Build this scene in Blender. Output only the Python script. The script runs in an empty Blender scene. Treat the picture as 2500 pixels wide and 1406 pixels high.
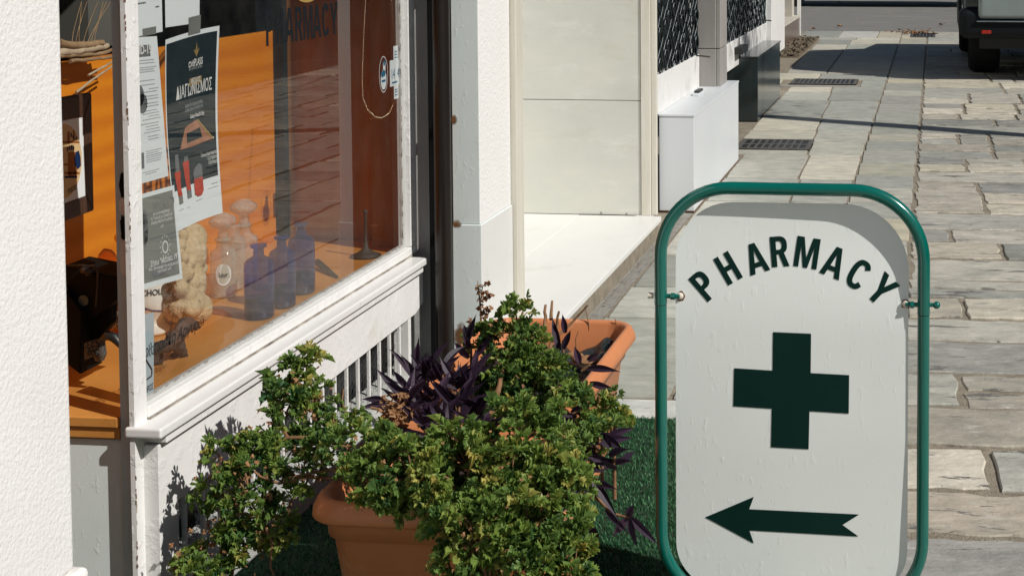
import bpy, bmesh, math, random
from mathutils import Vector, Matrix
R = math.radians
random.seed(11)
sc = bpy.context.scene
col = sc.collection

# ------------------------------------------------------------------ camera, world, sun
FPX, YH, VX, PITCH, YAW, EYE = 3600.0, -170.0, 2285.0, R(2.9), R(5.8), 1.65
PCY = YH + FPX*math.tan(PITCH)
PCX = VX - FPX*math.tan(YAW)/math.cos(PITCH)
cam_d = bpy.data.cameras.new('camera')
cam_d.sensor_width = 36; cam_d.lens = FPX/2500*36
cam_d.shift_x = (1250-PCX)/2500; cam_d.shift_y = (PCY-703)/2500
cam_d.clip_start = .05; cam_d.clip_end = 500
cam = bpy.data.objects.new('camera', cam_d); col.objects.link(cam)
cam.location = (0, 0, EYE); cam.rotation_euler = (R(90)-PITCH, 0, YAW)
sc.camera = cam

AZ, EL = R(24), R(41)
TOSUN = Vector((math.cos(EL)*math.cos(AZ), -math.cos(EL)*math.sin(AZ), math.sin(EL)))
w = bpy.data.worlds.new("World"); sc.world = w; w.use_nodes = True
nt = w.node_tree; nt.nodes.clear()
sky = nt.nodes.new('ShaderNodeTexSky'); sky.sky_type = 'NISHITA'; sky.sun_disc = False
sky.sun_elevation = EL; sky.sun_rotation = math.atan2(TOSUN.x, TOSUN.y)
sky.dust_density = .6; sky.ozone_density = 1.0
bg = nt.nodes.new('ShaderNodeBackground'); bg.inputs['Strength'].default_value = .05
wo = nt.nodes.new('ShaderNodeOutputWorld')
nt.links.new(sky.outputs[0], bg.inputs[0]); nt.links.new(bg.outputs[0], wo.inputs[0])
sl = bpy.data.lights.new('sun', 'SUN'); sl.energy = 4.9; sl.angle = R(.5); sl.color = (1, .965, .91)
so = bpy.data.objects.new('sun', sl); col.objects.link(so)
so.rotation_euler = TOSUN.to_track_quat('Z', 'Y').to_euler()
sc.view_settings.view_transform = 'Standard'; sc.view_settings.look = 'None'
sc.view_settings.exposure = -0.2; sc.view_settings.gamma = 1
sc.cycles.max_bounces = 8; sc.cycles.transparent_max_bounces = 16
sc.cycles.caustics_reflective = False; sc.cycles.caustics_refractive = False

# camera math: turns a photo point into a world point on a real plane
_F = Vector((-math.sin(YAW)*math.cos(PITCH), math.cos(YAW)*math.cos(PITCH), -math.sin(PITCH)))
_Rt = Vector((math.cos(YAW), math.sin(YAW), 0)); _U = _Rt.cross(_F)
def at(px, py, ax, val):
    d = _F + _Rt*((px-PCX)/FPX) - _U*((py-PCY)/FPX)
    t = (val-(0, 0, EYE)[ax])/d[ax]
    return Vector((0, 0, EYE)) + d*t

# ------------------------------------------------------------------ materials
def N(nt, t, **k):
    n = nt.nodes.new(t)
    for a, b in k.items():
        if a.startswith('i_'): n.inputs[a[2:].replace('_', ' ')].default_value = b
        else: setattr(n, a, b)
    return n
def c4(c): return (c[0], c[1], c[2], 1)
def pm(name, c1, c2=None, rough=.6, vs=6, bump=0, bs=60, metal=0, spots=None, stretch=None, bd=4, coat=0, spec=.5,
       stretch2=None, dist=.004, attr=None, bth=None):
    """noise-mixed principled material. spots: list of (colour, scale, threshold, softness)"""
    m = bpy.data.materials.new(name); m.use_nodes = True; t = m.node_tree; L = t.links
    p = t.nodes['Principled BSDF']
    p.inputs['Roughness'].default_value = rough; p.inputs['Metallic'].default_value = metal
    p.inputs['Coat Weight'].default_value = coat; p.inputs['Specular IOR Level'].default_value = spec
    tc = N(t, 'ShaderNodeTexCoord'); src = tc.outputs['Object']
    if attr:
        at_ = N(t, 'ShaderNodeAttribute', attribute_name='off'); va = N(t, 'ShaderNodeVectorMath', operation='ADD')
        L.new(src, va.inputs[0]); L.new(at_.outputs['Vector'], va.inputs[1]); src = va.outputs[0]
    mp = N(t, 'ShaderNodeMapping'); L.new(src, mp.inputs[0]); mp.inputs['Scale'].default_value = stretch or (1, 1, 1)
    c2 = c2 or c1
    n1 = N(t, 'ShaderNodeTexNoise', i_Scale=vs, i_Detail=6, i_Roughness=.65); L.new(mp.outputs[0], n1.inputs['Vector'])
    rp = N(t, 'ShaderNodeMapRange'); rp.inputs[1].default_value = .3; rp.inputs[2].default_value = .7; L.new(n1.outputs[0], rp.inputs[0])
    mx = N(t, 'ShaderNodeMix', data_type='RGBA'); mx.inputs['A'].default_value = c4(c1); mx.inputs['B'].default_value = c4(c2)
    L.new(rp.outputs[0], mx.inputs['Factor']); out = mx.outputs['Result']
    if attr:
        ca = N(t, 'ShaderNodeAttribute', attribute_name='tint'); mm = N(t, 'ShaderNodeMix', data_type='RGBA', blend_type='MULTIPLY'); mm.inputs['Factor'].default_value = 1
        L.new(out, mm.inputs['A']); L.new(ca.outputs['Color'], mm.inputs['B']); out = mm.outputs['Result']
    for s in (spots or []):
        cc, scl, th, soft = s[:4]; st = s[4] if len(s) > 4 else (1, 1, 1)
        m2 = N(t, 'ShaderNodeMapping'); L.new(src, m2.inputs[0]); m2.inputs['Scale'].default_value = st
        m2.inputs['Location'].default_value = (scl*.37, 1.3, scl*.11)
        n2 = N(t, 'ShaderNodeTexNoise', i_Scale=scl, i_Detail=8, i_Roughness=.7); L.new(m2.outputs[0], n2.inputs['Vector'])
        r2 = N(t, 'ShaderNodeMapRange'); r2.inputs[1].default_value = th; r2.inputs[2].default_value = th+soft; L.new(n2.outputs[0], r2.inputs[0])
        m3 = N(t, 'ShaderNodeMix', data_type='RGBA'); L.new(out, m3.inputs['A']); m3.inputs['B'].default_value = c4(cc)
        L.new(r2.outputs[0], m3.inputs['Factor']); out = m3.outputs['Result']
    L.new(out, p.inputs['Base Color'])
    if bump:
        m4 = N(t, 'ShaderNodeMapping'); L.new(src, m4.inputs[0]); m4.inputs['Scale'].default_value = stretch2 or (1, 1, 1)
        nb = N(t, 'ShaderNodeTexNoise', i_Scale=bs, i_Detail=bd, i_Roughness=.6); L.new(m4.outputs[0], nb.inputs['Vector'])
        b = N(t, 'ShaderNodeBump', i_Strength=bump, i_Distance=dist); hs = nb.outputs[0]
        if bth:
            br = N(t, 'ShaderNodeMapRange'); br.inputs[1].default_value = bth[0]; br.inputs[2].default_value = bth[1]; L.new(hs, br.inputs[0]); hs = br.outputs[0]
        L.new(hs, b.inputs['Height']); L.new(b.outputs[0], p.inputs['Normal'])
    return m

M = {}
M['stucco'] = pm('white_stucco', (.78, .765, .745), (.82, .81, .795), .85, 5, .5, 105, dist=.0055, bd=3, spots=[((.66, .64, .60), 2.3, .62, .25)])
M['stucco_far'] = pm('white_stucco_pillar', (.79, .775, .75), (.82, .81, .79), .85, 5, .5, 85, dist=.008, bd=3)
M['white_paint'] = pm('white_paint', (.80, .79, .77), (.72, .71, .69), .5, 9, .5, 30, dist=.003, bth=(.55, .7), spots=[((.60, .58, .53), 5, .56, .25), ((.30, .25, .19), 26, .70, .05), ((.42, .38, .31), 7, .69, .06, (1, .4, 1))])
M['white_wall'] = pm('white_wall_paint', (.79, .78, .76), (.71, .70, .68), .7, 5, .6, 24, dist=.002, bth=(.5, .7), spots=[((.58, .55, .48), 4.5, .60, .18), ((.40, .36, .29), 9, .69, .06), ((.2, .18, .15), 60, .74, .03)])
M['blue_paint'] = pm('pale_blue_paint', (.72, .79, .76), (.76, .82, .80), .55, 7, .5, 30, stretch2=(1.6, 1.6, .8), dist=.0014, bth=(.58, .76),
                     spots=[((.34, .20, .09), 2.6, .70, .1), ((.30, .33, .33), 22, .75, .04)])
M['grey_paint'] = pm('grey_paint', (.50, .50, .48), (.44, .44, .42), .6, 7, .5, 30, spots=[((.1, .09, .07), 26, .72, .05)])
M['frame_side'] = pm('window_post_paint', (.60, .68, .70), (.52, .60, .62), .5, 7, .3, 40)
M['marble'] = pm('beige_marble', (.65, .64, .57), (.56, .575, .52), .35, 2.2, .12, 30, stretch=(1, 1, 1.8),
                 spots=[((.50, .46, .34), 1.6, .58, .3, (1, 1, 3)), ((.74, .74, .69), 3, .55, .25, (1, 1, 3))])
M['white_marble'] = pm('white_marble', (.80, .79, .77), (.73, .73, .71), .3, 2.5, .08, 20, stretch=(1, .5, 1), spots=[((.62, .61, .57), 3.5, .56, .22), ((.48, .44, .36), 9, .68, .08)])
M['trim_marble'] = pm('marble_trim', (.72, .69, .62), (.60, .57, .47), .4, 3, .15, 30, stretch=(6, 6, .6), spots=[((.36, .30, .20), 5, .66, .12, (5, 5, .5))])
M['mortar'] = pm('mortar', (.36, .31, .235), (.20, .17, .13), .95, 14, 1, 120, dist=.01, spots=[((.40, .36, .28), 40, .6, .1)])
M['cement'] = pm('cement', (.36, .35, .31), (.24, .23, .21), .95, 12, 1, 160, dist=.006, spots=[((.50, .48, .42), 60, .6, .1)])
M['plinth'] = pm('rough_grey_render', (.52, .53, .50), (.40, .41, .39), .95, 30, 1, 220, dist=.005, spots=[((.2, .2, .19), 160, .6, .05)])
M['stone'] = pm('paving_stone', (1.0, 1.0, 1.0), (.60, .62, .62), .62, 6, .9, 9, stretch=(1, 1.7, 1), stretch2=(1, 1.6, 1), dist=.018, bd=12, attr=True, spec=.35,
                spots=[((.55, .53, .47), 7, .57, .16, (1, 2.5, 1)), ((.22, .22, .21), 9, .60, .10, (1, 2.5, 1)), ((.15, .145, .13), 2.6, .60, .025, (1, 4, 1)), ((.13, .125, .11), 7, .65, .03, (1, 4, 1)), ((.11, .10, .085), 26, .66, .05)])
M['slab'] = pm('paving_slab', (1.0, 1.0, .98), (.62, .65, .64), .6, 7, .8, 18, stretch=(1, 1.8, 1), dist=.004, bd=8, attr=True, spec=.35,
               spots=[((.52, .53, .50), 4, .58, .2, (1, 2.2, 1)), ((.24, .22, .18), 6, .62, .10, (1, 2, 1)), ((.17, .15, .12), 26, .67, .05)])
M['road'] = pm('road_stone', (.25, .24, .215), (.15, .148, .14), .8, 3, .8, 14, stretch=(.5, 2, 1), stretch2=(.6, 3, 1), dist=.02, spots=[((.33, .30, .25), 2.2, .58, .1, (.4, 2.2, 1)), ((.06, .055, .05), 2.0, .68, .05, (.4, 4, 1))])
M['terracotta'] = pm('terracotta_plastic', (.62, .235, .095), (.55, .20, .08), .5, 6, .12, 60, spots=[((.66, .38, .24), 7, .58, .20), ((.30, .12, .06), 20, .68, .06), ((.70, .52, .40), 40, .68, .05)])
M['soil'] = pm('soil', (.012, .012, .010), (.03, .025, .02), .5, 40, 1, 60, dist=.02, spots=[((.30, .18, .07), 55, .68, .03)])
M['liner'] = pm('wet_black_sheet', (.010, .016, .018), (.02, .03, .03), .22, 20, .7, 90, dist=.006)
M['green_paint'] = pm('green_enamel', (.0, .125, .095), (.0, .105, .082), .22, 8, .04, 60, coat=.6, spots=[((.05, .10, .08), 60, .76, .03)])
M['sign_green'] = pm('dark_green_vinyl', (.0, .018, .014), (.0, .022, .017), .55, 10, spec=.2)
M['board'] = pm('painted_sign_board', (.83, .865, .835), (.79, .825, .80), .5, 3, .5, 36, stretch2=(1.4, 1, .6), dist=.0008, bd=5, bth=(.58, .74), spots=[((.50, .50, .46), 2.2, .64, .2)])
M['board_back'] = pm('board_edge', (.45, .42, .36), rough=.7)
M['bolt'] = pm('bolt_white', (.72, .68, .60), (.6, .5, .4), .35, 40, spots=[((.30, .13, .05), 70, .6, .1)])
M['rust'] = pm('rust', (.22, .10, .04), (.10, .05, .03), .9, 60, .6, 120)
M['pipe'] = pm('brown_pipe', (.014, .009, .007), (.008, .006, .005), .33, 5, .2, 20, stretch=(1, 1, .4), spots=[((.13, .10, .08), 26, .70, .05, (1, 1, .15))])
M['wood'] = None
M['black'] = pm('black', (.012, .014, .016), (.02, .022, .024), .4, 20, .2, 60)
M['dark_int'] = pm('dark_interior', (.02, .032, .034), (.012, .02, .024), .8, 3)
M['dark_post'] = pm('dark_post', (.012, .022, .028), rough=.5)
M['iron'] = pm('black_iron', (.018, .016, .016), (.035, .03, .028), .45, 30, .5, 90, spots=[((.16, .15, .13), 70, .62, .06)])
M['silver_iron'] = pm('worn_cast_iron', (.20, .19, .17), (.07, .065, .06), .5, 60, .9, 140, dist=.01, metal=.3)
M['bronze'] = pm('dark_clay', (.085, .060, .045), (.05, .036, .028), .6, 30, .8, 90, dist=.006)
M['plaster'] = pm('carved_stone', (.62, .47, .28), (.48, .34, .18), .8, 12, .9, 40, dist=.012, spots=[((.74, .66, .50), 12, .55, .12), ((.20, .13, .07), 22, .60, .08)])
M['paper'] = pm('white_paper', (.86, .90, .92), (.82, .87, .90), .7, 3)
M['bluepaper'] = pm('pale_blue_paper', (.50, .60, .66), (.46, .56, .62), .6, 3)
M['greypaper'] = pm('grey_print', (.22, .23, .21), (.17, .18, .17), .6, 5)
M['darkprint'] = pm('dark_print', (.004, .016, .024), (.006, .02, .026), .55, 5, spec=.15)
M['ink'] = pm('grey_ink', (.16, .17, .18), rough=.7, spec=.12)
M['ink_light'] = pm('light_grey_ink', (.42, .44, .45), rough=.7, spec=.12)
M['ink_black'] = pm('black_ink', (.01, .012, .015), rough=.5, spec=.12)
M['ink_white'] = pm('white_ink', (.80, .80, .78), rough=.6, spec=.12)
M['ink_gold'] = pm('gold_ink', (.30, .20, .07), rough=.5, spec=.12)
M['ink_red'] = pm('red_ink', (.62, .06, .02), (.45, .03, .01), .5, 30, spec=.12)
M['ink_rose'] = pm('rose_ink', (.50, .24, .14), (.30, .12, .08), .4, 20, spec=.12)
M['ink_blue'] = pm('blue_ink', (.02, .16, .30), rough=.5, spec=.12)
M['ink_navy'] = pm('navy_ink', (.01, .03, .10), rough=.5, spec=.12)
M['ink_brown'] = pm('brown_ink', (.42, .17, .05), (.28, .10, .03), .6, 50, spec=.12)
M['ink_cream'] = pm('cream_ink', (.72, .52, .28), rough=.6, spec=.12)
M['gold'] = pm('gold_paint', (.75, .50, .14), rough=.3, metal=.6)
M['bead'] = pm('brass_beads', (.85, .72, .50), rough=.25, metal=.9)
M['frame_wood'] = pm('dark_brown_wood', (.085, .038, .022), (.05, .022, .014), .45, 8, .25, 50, stretch=(8, 8, 1))
M['ceramic'] = pm('white_ceramic', (.80, .78, .72), rough=.18, coat=.5)
M['twig'] = pm('dry_twig', (.36, .24, .13), (.22, .13, .07), .85, 30, .6, 90)
M['twig_pale'] = pm('pale_driftwood', (.50, .40, .28), (.30, .22, .14), .85, 30, .6, 90)
M['stem'] = pm('plant_stem', (.26, .13, .06), (.17, .09, .04), .8, 30, .5, 90)
M['dry'] = pm('dry_leaf', (.36, .19, .085), (.17, .08, .035), .8, 40, .3, 90)
M['white_box'] = pm('white_metal_box', (.67, .70, .72), (.63, .66, .68), .38, 2, .05, 60)
M['black_box'] = pm('black_granite', (.022, .034, .036), (.035, .045, .044), .16, 6, .05, 60, stretch=(3, 3, .4), spots=[((.10, .08, .055), 3, .62, .2, (4, 4, .3))])
M['grey_pillar'] = pm('grey_stone_cladding', (.33, .31, .29), (.27, .255, .24), .6, 3, .2, 120, stretch=(2, 2, .6), spots=[((.20, .18, .16), 4, .66, .2, (3, 3, .4))])
M['beige_stone'] = pm('beige_stone', (.52, .49, .42), (.45, .42, .36), .7, 4, .3, 90)
M['brown_stone'] = pm('polished_brown_stone', (.18, .125, .10), (.11, .08, .065), .25, 8, .1, 80)
M['lattice'] = pm('black_lattice', (.010, .018, .022), rough=.3, metal=.3)
M['rubber'] = pm('tyre_rubber', (.006, .006, .007), (.010, .010, .011), .9, 20, .3, 70)
M['car_paint'] = pm('dark_green_car_paint', (.008, .028, .034), (.01, .03, .035), .25, 3, coat=.8)
M['car_plastic'] = pm('black_bumper_plastic', (.004, .007, .009), (.006, .009, .011), .55, 10, .1, 200, spec=.2)
M['black_matte'] = pm('matt_black', (.004, .005, .006), (.007, .007, .007), .7, 20, .2, 60, spec=.15)
M['netting'] = pm('old_netting', (.09, .085, .08), rough=.7)
M['car_panel'] = pm('grey_tailgate_paint', (.26, .31, .30), (.22, .26, .25), .3, 3, coat=.5)
M['chrome'] = pm('chrome', (.5, .55, .55), rough=.15, metal=1)
M['reflector'] = pm('red_reflector', (.35, .02, .012), rough=.2)
M['car_glass'] = pm('dark_car_glass', (.01, .014, .018), rough=.06)
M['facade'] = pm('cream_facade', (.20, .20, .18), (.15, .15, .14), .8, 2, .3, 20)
M['steel'] = pm('galvanised_steel', (.18, .17, .155), (.10, .095, .085), .6, 20, .4, 60, metal=.4)

def wood(name, a, b, rough=.4, sc_=(1, 1, 1), ws=3.0):
    m = bpy.data.materials.new(name); m.use_nodes = True; t = m.node_tree; L = t.links; p = t.nodes['Principled BSDF']
    p.inputs['Roughness'].default_value = rough
    tc = N(t, 'ShaderNodeTexCoord'); mp = N(t, 'ShaderNodeMapping'); mp.inputs['Scale'].default_value = sc_; L.new(tc.outputs['Object'], mp.inputs[0])
    n0 = N(t, 'ShaderNodeTexNoise', i_Scale=1.6, i_Detail=3); L.new(mp.outputs[0], n0.inputs['Vector'])
    wv = N(t, 'ShaderNodeTexWave', wave_type='RINGS', i_Scale=ws, i_Distortion=5.0, i_Detail=4.0); wv.inputs['Detail Scale'].default_value = 1.4
    L.new(mp.outputs[0], wv.inputs['Vector'])
    n1 = N(t, 'ShaderNodeTexNoise', i_Scale=45, i_Detail=6); m2 = N(t, 'ShaderNodeMapping'); m2.inputs['Scale'].default_value = (sc_[0], sc_[1], sc_[2]*3)
    L.new(tc.outputs['Object'], m2.inputs[0]); L.new(m2.outputs[0], n1.inputs['Vector'])
    mt = N(t, 'ShaderNodeMath', operation='MULTIPLY_ADD'); L.new(wv.outputs['Fac'], mt.inputs[0]); mt.inputs[1].default_value = .55; L.new(n1.outputs[0], mt.inputs[2])
    mr = N(t, 'ShaderNodeMapRange'); mr.inputs[1].default_value = .3; mr.inputs[2].default_value = 1.1; L.new(mt.outputs[0], mr.inputs[0])
    mx = N(t, 'ShaderNodeMix', data_type='RGBA'); mx.inputs['A'].default_value = c4(a); mx.inputs['B'].default_value = c4(b)
    L.new(mr.outputs[0], mx.inputs['Factor']); L.new(mx.outputs['Result'], p.inputs['Base Color'])
    return m
M['wood'] = wood('orange_veneer', (.76, .265, .016), (.62, .18, .013), .38, (1, .5, 3.2), 1.3)
M['wood_shelf'] = wood('orange_shelf_veneer', (.64, .29, .07), (.54, .23, .05), .35, (3, .8, 1), 1.6)
M['wood_dark'] = wood('brown_veneer', (.44, .205, .09), (.33, .145, .06), .5, (6, 6, .5), 2.0)

def glassy(name, tint=(1, 1, 1), refl=1.0, rough=0.0, dirt=0.0, ior=1.5, glosscol=(1, 1, 1), dcol=(.75, .72, .66)):
    m = bpy.data.materials.new(name); m.use_nodes = True; t = m.node_tree; L = t.links; t.nodes.clear()
    o = N(t, 'ShaderNodeOutputMaterial'); tr = N(t, 'ShaderNodeBsdfTransparent'); tr.inputs[0].default_value = c4(tint)
    gl = N(t, 'ShaderNodeBsdfGlossy'); gl.inputs['Roughness'].default_value = rough; gl.inputs['Color'].default_value = c4(glosscol)
    fr = N(t, 'ShaderNodeLayerWeight'); fr.inputs[0].default_value = .5
    pw = N(t, 'ShaderNodeMath', operation='POWER'); L.new(fr.outputs['Facing'], pw.inputs[0]); pw.inputs[1].default_value = 4.0
    mu = N(t, 'ShaderNodeMath', operation='MULTIPLY_ADD', use_clamp=True); L.new(pw.outputs[0], mu.inputs[0]); mu.inputs[1].default_value = .9*refl; mu.inputs[2].default_value = .06*refl
    mx = N(t, 'ShaderNodeMixShader'); L.new(mu.outputs[0], mx.inputs[0]); L.new(tr.outputs[0], mx.inputs[1]); L.new(gl.outputs[0], mx.inputs[2])
    last = mx.outputs[0]
    if dirt:
        df = N(t, 'ShaderNodeBsdfDiffuse'); df.inputs[0].default_value = c4(dcol)
        tc = N(t, 'ShaderNodeTexCoord'); n = N(t, 'ShaderNodeTexNoise', i_Scale=9, i_Detail=9, i_Roughness=.75); L.new(tc.outputs['Object'], n.inputs['Vector'])
        r = N(t, 'ShaderNodeMapRange'); r.inputs[1].default_value = .35; r.inputs[2].default_value = .8; r.inputs[3].default_value = dirt*.25; r.inputs[4].default_value = dirt*1.8
        L.new(n.outputs[0], r.inputs[0]); m2 = N(t, 'ShaderNodeMixShader'); L.new(r.outputs[0], m2.inputs[0]); L.new(last, m2.inputs[1]); L.new(df.outputs[0], m2.inputs[2]); last = m2.outputs[0]
    L.new(last, o.inputs[0]); return m
M['window_glass'] = glassy('window_glass', (.83, .835, .82), .95, 0, .014)
M['clear_glass'] = glassy('clear_glass', (.90, .88, .80), 1.3, .03, .32)
M['blue_glass'] = glassy('cobalt_glass', (.42, .42, .84), 1.0, .02, .16, dcol=(.16, .17, .50))
M['blue_liquid'] = glassy('dark_blue_liquid', (.30, .27, .48), .6, .02)
M['amber_glass'] = glassy('amber_glass', (.80, .50, .16), 1.2, .02)

def leafmat(name, c1, c2, c3, sc_=7):
    m = bpy.data.materials.new(name); m.use_nodes = True; t = m.node_tree; L = t.links; t.nodes.clear()
    o = N(t, 'ShaderNodeOutputMaterial'); at_ = N(t, 'ShaderNodeAttribute', attribute_name='rnd')
    cr = N(t, 'ShaderNodeValToRGB'); e = cr.color_ramp.elements
    e[0].position = 0; e[0].color = c4(c1); e[1].position = 1; e[1].color = c4(c3); x = cr.color_ramp.elements.new(.6); x.color = c4(c2)
    L.new(at_.outputs['Fac'], cr.inputs[0])
    p = N(t, 'ShaderNodeBsdfPrincipled'); p.inputs['Roughness'].default_value = .5; p.inputs['Specular IOR Level'].default_value = .35; L.new(cr.outputs[0], p.inputs['Base Color'])
    tl = N(t, 'ShaderNodeBsdfTranslucent'); L.new(cr.outputs[0], tl.inputs[0])
    mx = N(t, 'ShaderNodeMixShader'); mx.inputs[0].default_value = .36; L.new(p.outputs[0], mx.inputs[1]); L.new(tl.outputs[0], mx.inputs[2]); L.new(mx.outputs[0], o.inputs[0])
    return m
M['leaf'] = leafmat('geranium_leaf', (.042, .125, .040), (.225, .325, .065), (.50, .44, .12))
M['purple'] = leafmat('purple_leaf', (.030, .018, .036), (.055, .030, .060), (.11, .06, .10))
M['turf'] = leafmat('turf_blade', (.018, .090, .038), (.048, .190, .080), (.17, .38, .17))

# ------------------------------------------------------------------ mesh helper
ORG = {}
def org(o):
    return ORG.get(o.name, Vector((0, 0, 0))) if o else Vector((0, 0, 0))
class MB:
    def __init__(s): s.v = []; s.f = []; s.sm = []; s.mi = []; s.cur = 0
    def poly(s, pts, smooth=False):
        b = len(s.v); s.v += [Vector(p) for p in pts]; s.f.append(tuple(range(b, b+len(pts)))); s.sm.append(smooth); s.mi.append(s.cur); return s
    def geo(s, vs, fs, smooth=False):
        b = len(s.v); s.v += [Vector(p) for p in vs]
        for f in fs: s.f.append(tuple(b+i for i in f)); s.sm.append(smooth); s.mi.append(s.cur)
        return s
    def box(s, x0, x1, y0, y1, z0, z1):
        v = [(x, y, z) for z in (z0, z1) for y in (y0, y1) for x in (x0, x1)]
        return s.geo(v, [(0, 2, 3, 1), (4, 5, 7, 6), (0, 1, 5, 4), (2, 6, 7, 3), (0, 4, 6, 2), (1, 3, 7, 5)])
    def prism(s, pts, d):
        n = len(pts); a = [Vector(p) for p in pts]; b = [p+Vector(d) for p in a]
        return s.geo(a+b, [tuple(range(n))[::-1], tuple(range(n, 2*n))]+[(i, (i+1) % n, n+(i+1) % n, n+i) for i in range(n)])
    def tube(s, pts, r, seg=8, closed=False, caps=True):
        pts = [Vector(p) for p in pts]; n = len(pts); rs = r if isinstance(r, (list, tuple)) else [r]*n
        rings = []; up = None
        for i in range(n):
            if closed: t = (pts[(i+1) % n]-pts[i-1]).normalized()
            else: t = (pts[min(i+1, n-1)]-pts[max(i-1, 0)]).normalized()
            if up is None: up = t.orthogonal().normalized()
            up = (up - t*up.dot(t)); up = up.normalized() if up.length > 1e-6 else t.orthogonal().normalized()
            q = t.cross(up); rings.append([pts[i]+(up*math.cos(a)+q*math.sin(a))*rs[i] for a in [2*math.pi*k/seg for k in range(seg)]])
        vs = [p for rg in rings for p in rg]; fs = []
        m = n if closed else n-1
        for i in range(m):
            j = (i+1) % n
            for k in range(seg): fs.append((i*seg+k, i*seg+(k+1) % seg, j*seg+(k+1) % seg, j*seg+k))
        s.geo(vs, fs, True)
        if caps and not closed:
            s.geo(rings[0], [tuple(range(seg))[::-1]]); s.geo(rings[-1], [tuple(range(seg))])
        return s
    def lathe(s, prof, c, seg=32, flute=0, nf=0):
        c = Vector(c); vs = []; n = len(prof)
        for r, z in prof:
            for k in range(seg):
                a = 2*math.pi*k/seg; rr = r*(1+flute*math.cos(nf*a)) if flute else r
                vs.append(c+Vector((rr*math.cos(a), rr*math.sin(a), z)))
        fs = [(i*seg+k, i*seg+(k+1) % seg, (i+1)*seg+(k+1) % seg, (i+1)*seg+k) for i in range(n-1) for k in range(seg)]
        return s.geo(vs, fs, True)
    def blob(s, c, r, q=None, seg=12, jit=0):
        c = Vector(c); vs = []; r = Vector(r) if not isinstance(r, (int, float)) else Vector((r, r, r))
        for i in range(seg//2+1):
            th = math.pi*i/(seg//2)
            for k in range(seg):
                a = 2*math.pi*k/seg; p = Vector((math.sin(th)*math.cos(a)*r.x, math.sin(th)*math.sin(a)*r.y, math.cos(th)*r.z))*(1+random.uniform(-jit, jit))
                vs.append(c+(q @ p if q else p))
        fs = [(i*seg+k, (i+1)*seg+k, (i+1)*seg+(k+1) % seg, i*seg+(k+1) % seg) for i in range(seg//2) for k in range(seg)]
        return s.geo(vs, fs, True)
    def build(s, name, mat, parent=None, bevel=0, bseg=2, subsurf=0, remesh=0, weld=False, mods=None):
        o0 = org(parent)
        me = bpy.data.meshes.new(name); me.from_pydata([v-o0 for v in s.v], [], s.f)
        me.polygons.foreach_set('use_smooth', s.sm); me.polygons.foreach_set('material_index', s.mi)
        for m in (mat if isinstance(mat, list) else [mat]): me.materials.append(m)
        if weld:
            bm = bmesh.new(); bm.from_mesh(me); bmesh.ops.remove_doubles(bm, verts=bm.verts, dist=1e-5); bmesh.ops.recalc_face_normals(bm, faces=bm.faces); bm.to_mesh(me); bm.free()
        me.update()
        o = bpy.data.objects.new(name, me); col.objects.link(o)
        if parent: o.parent = parent
        ORG[o.name] = o0
        if remesh:
            r = o.modifiers.new('remesh', 'REMESH'); r.mode = 'VOXEL'; r.voxel_size = remesh; r.use_smooth_shade = True
            sm = o.modifiers.new('smooth', 'SMOOTH'); sm.iterations = 3
        if bevel:
            b = o.modifiers.new('bevel', 'BEVEL'); b.width = bevel; b.segments = bseg; b.limit_method = 'ANGLE'; b.angle_limit = R(40)
        return o
def thing(name, label, cat, loc, group=None):
    o = bpy.data.objects.new(name, None); col.objects.link(o); o.location = loc; o['label'] = label; o['category'] = cat
    if group: o['group'] = group
    o.empty_display_size = .1
    ORG[o.name] = Vector(loc); return o
def tag(o, label, cat, group=None):
    o['label'] = label; o['category'] = cat
    if group: o['group'] = group
    return o
def struct(o): o['kind'] = 'structure'; return o
def stuff(o, label=None):
    o['kind'] = 'stuff'
    if label: o['label'] = label
    return o

_tc = {}
def text2d(s, size=1, offset=0, xs=1, align='CENTER', shear=0, res=4):
    k = (s, size, offset, xs, align, shear)
    if k in _tc: return _tc[k]
    cu = bpy.data.curves.new('t', 'FONT'); cu.body = s; cu.size = size; cu.offset = offset; cu.align_x = align; cu.shear = shear; cu.resolution_u = res
    o = bpy.data.objects.new('t', cu); col.objects.link(o)
    me = bpy.data.meshes.new_from_object(o.evaluated_get(bpy.context.evaluated_depsgraph_get()))
    r = ([(v.co.x*xs, v.co.y) for v in me.vertices], [tuple(p.vertices) for p in me.polygons])
    bpy.data.objects.remove(o); bpy.data.curves.remove(cu); bpy.data.meshes.remove(me)
    _tc[k] = r; return r
def put_text(mb, s, fn, cx, cy, size, offset=0, xs=1, align='CENTER', rot=0, shear=0):
    vs, fs = text2d(s, size, offset, xs, align, shear); c, sn = math.cos(rot), math.sin(rot)
    mb.geo([fn(cx+x*c-y*sn, cy+x*sn+y*c) for x, y in vs], fs)
def fill2d(loops):
    cu = bpy.data.curves.new('g', 'CURVE'); cu.dimensions = '2D'; cu.fill_mode = 'BOTH'
    for lp in loops:
        sp = cu.splines.new('POLY'); sp.points.add(len(lp)-1); sp.use_cyclic_u = True
        for i, (x, y) in enumerate(lp): sp.points[i].co = (x, y, 0, 1)
    o = bpy.data.objects.new('g', cu); col.objects.link(o)
    me = bpy.data.meshes.new_from_object(o.evaluated_get(bpy.context.evaluated_depsgraph_get()))
    r = ([(v.co.x, v.co.y) for v in me.vertices], [tuple(p.vertices) for p in me.polygons])
    bpy.data.objects.remove(o); bpy.data.curves.remove(cu); bpy.data.meshes.remove(me); return r
def arc2(cx, cy, rx, ry, a0, a1, n=14, e=.8):
    out = []
    for k in range(n+1):
        a = R(a0+(a1-a0)*k/n); c, s = math.cos(a), math.sin(a)
        out.append((cx+rx*math.copysign(abs(c)**e, c), cy+ry*math.copysign(abs(s)**e, s)))
    return out
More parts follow.
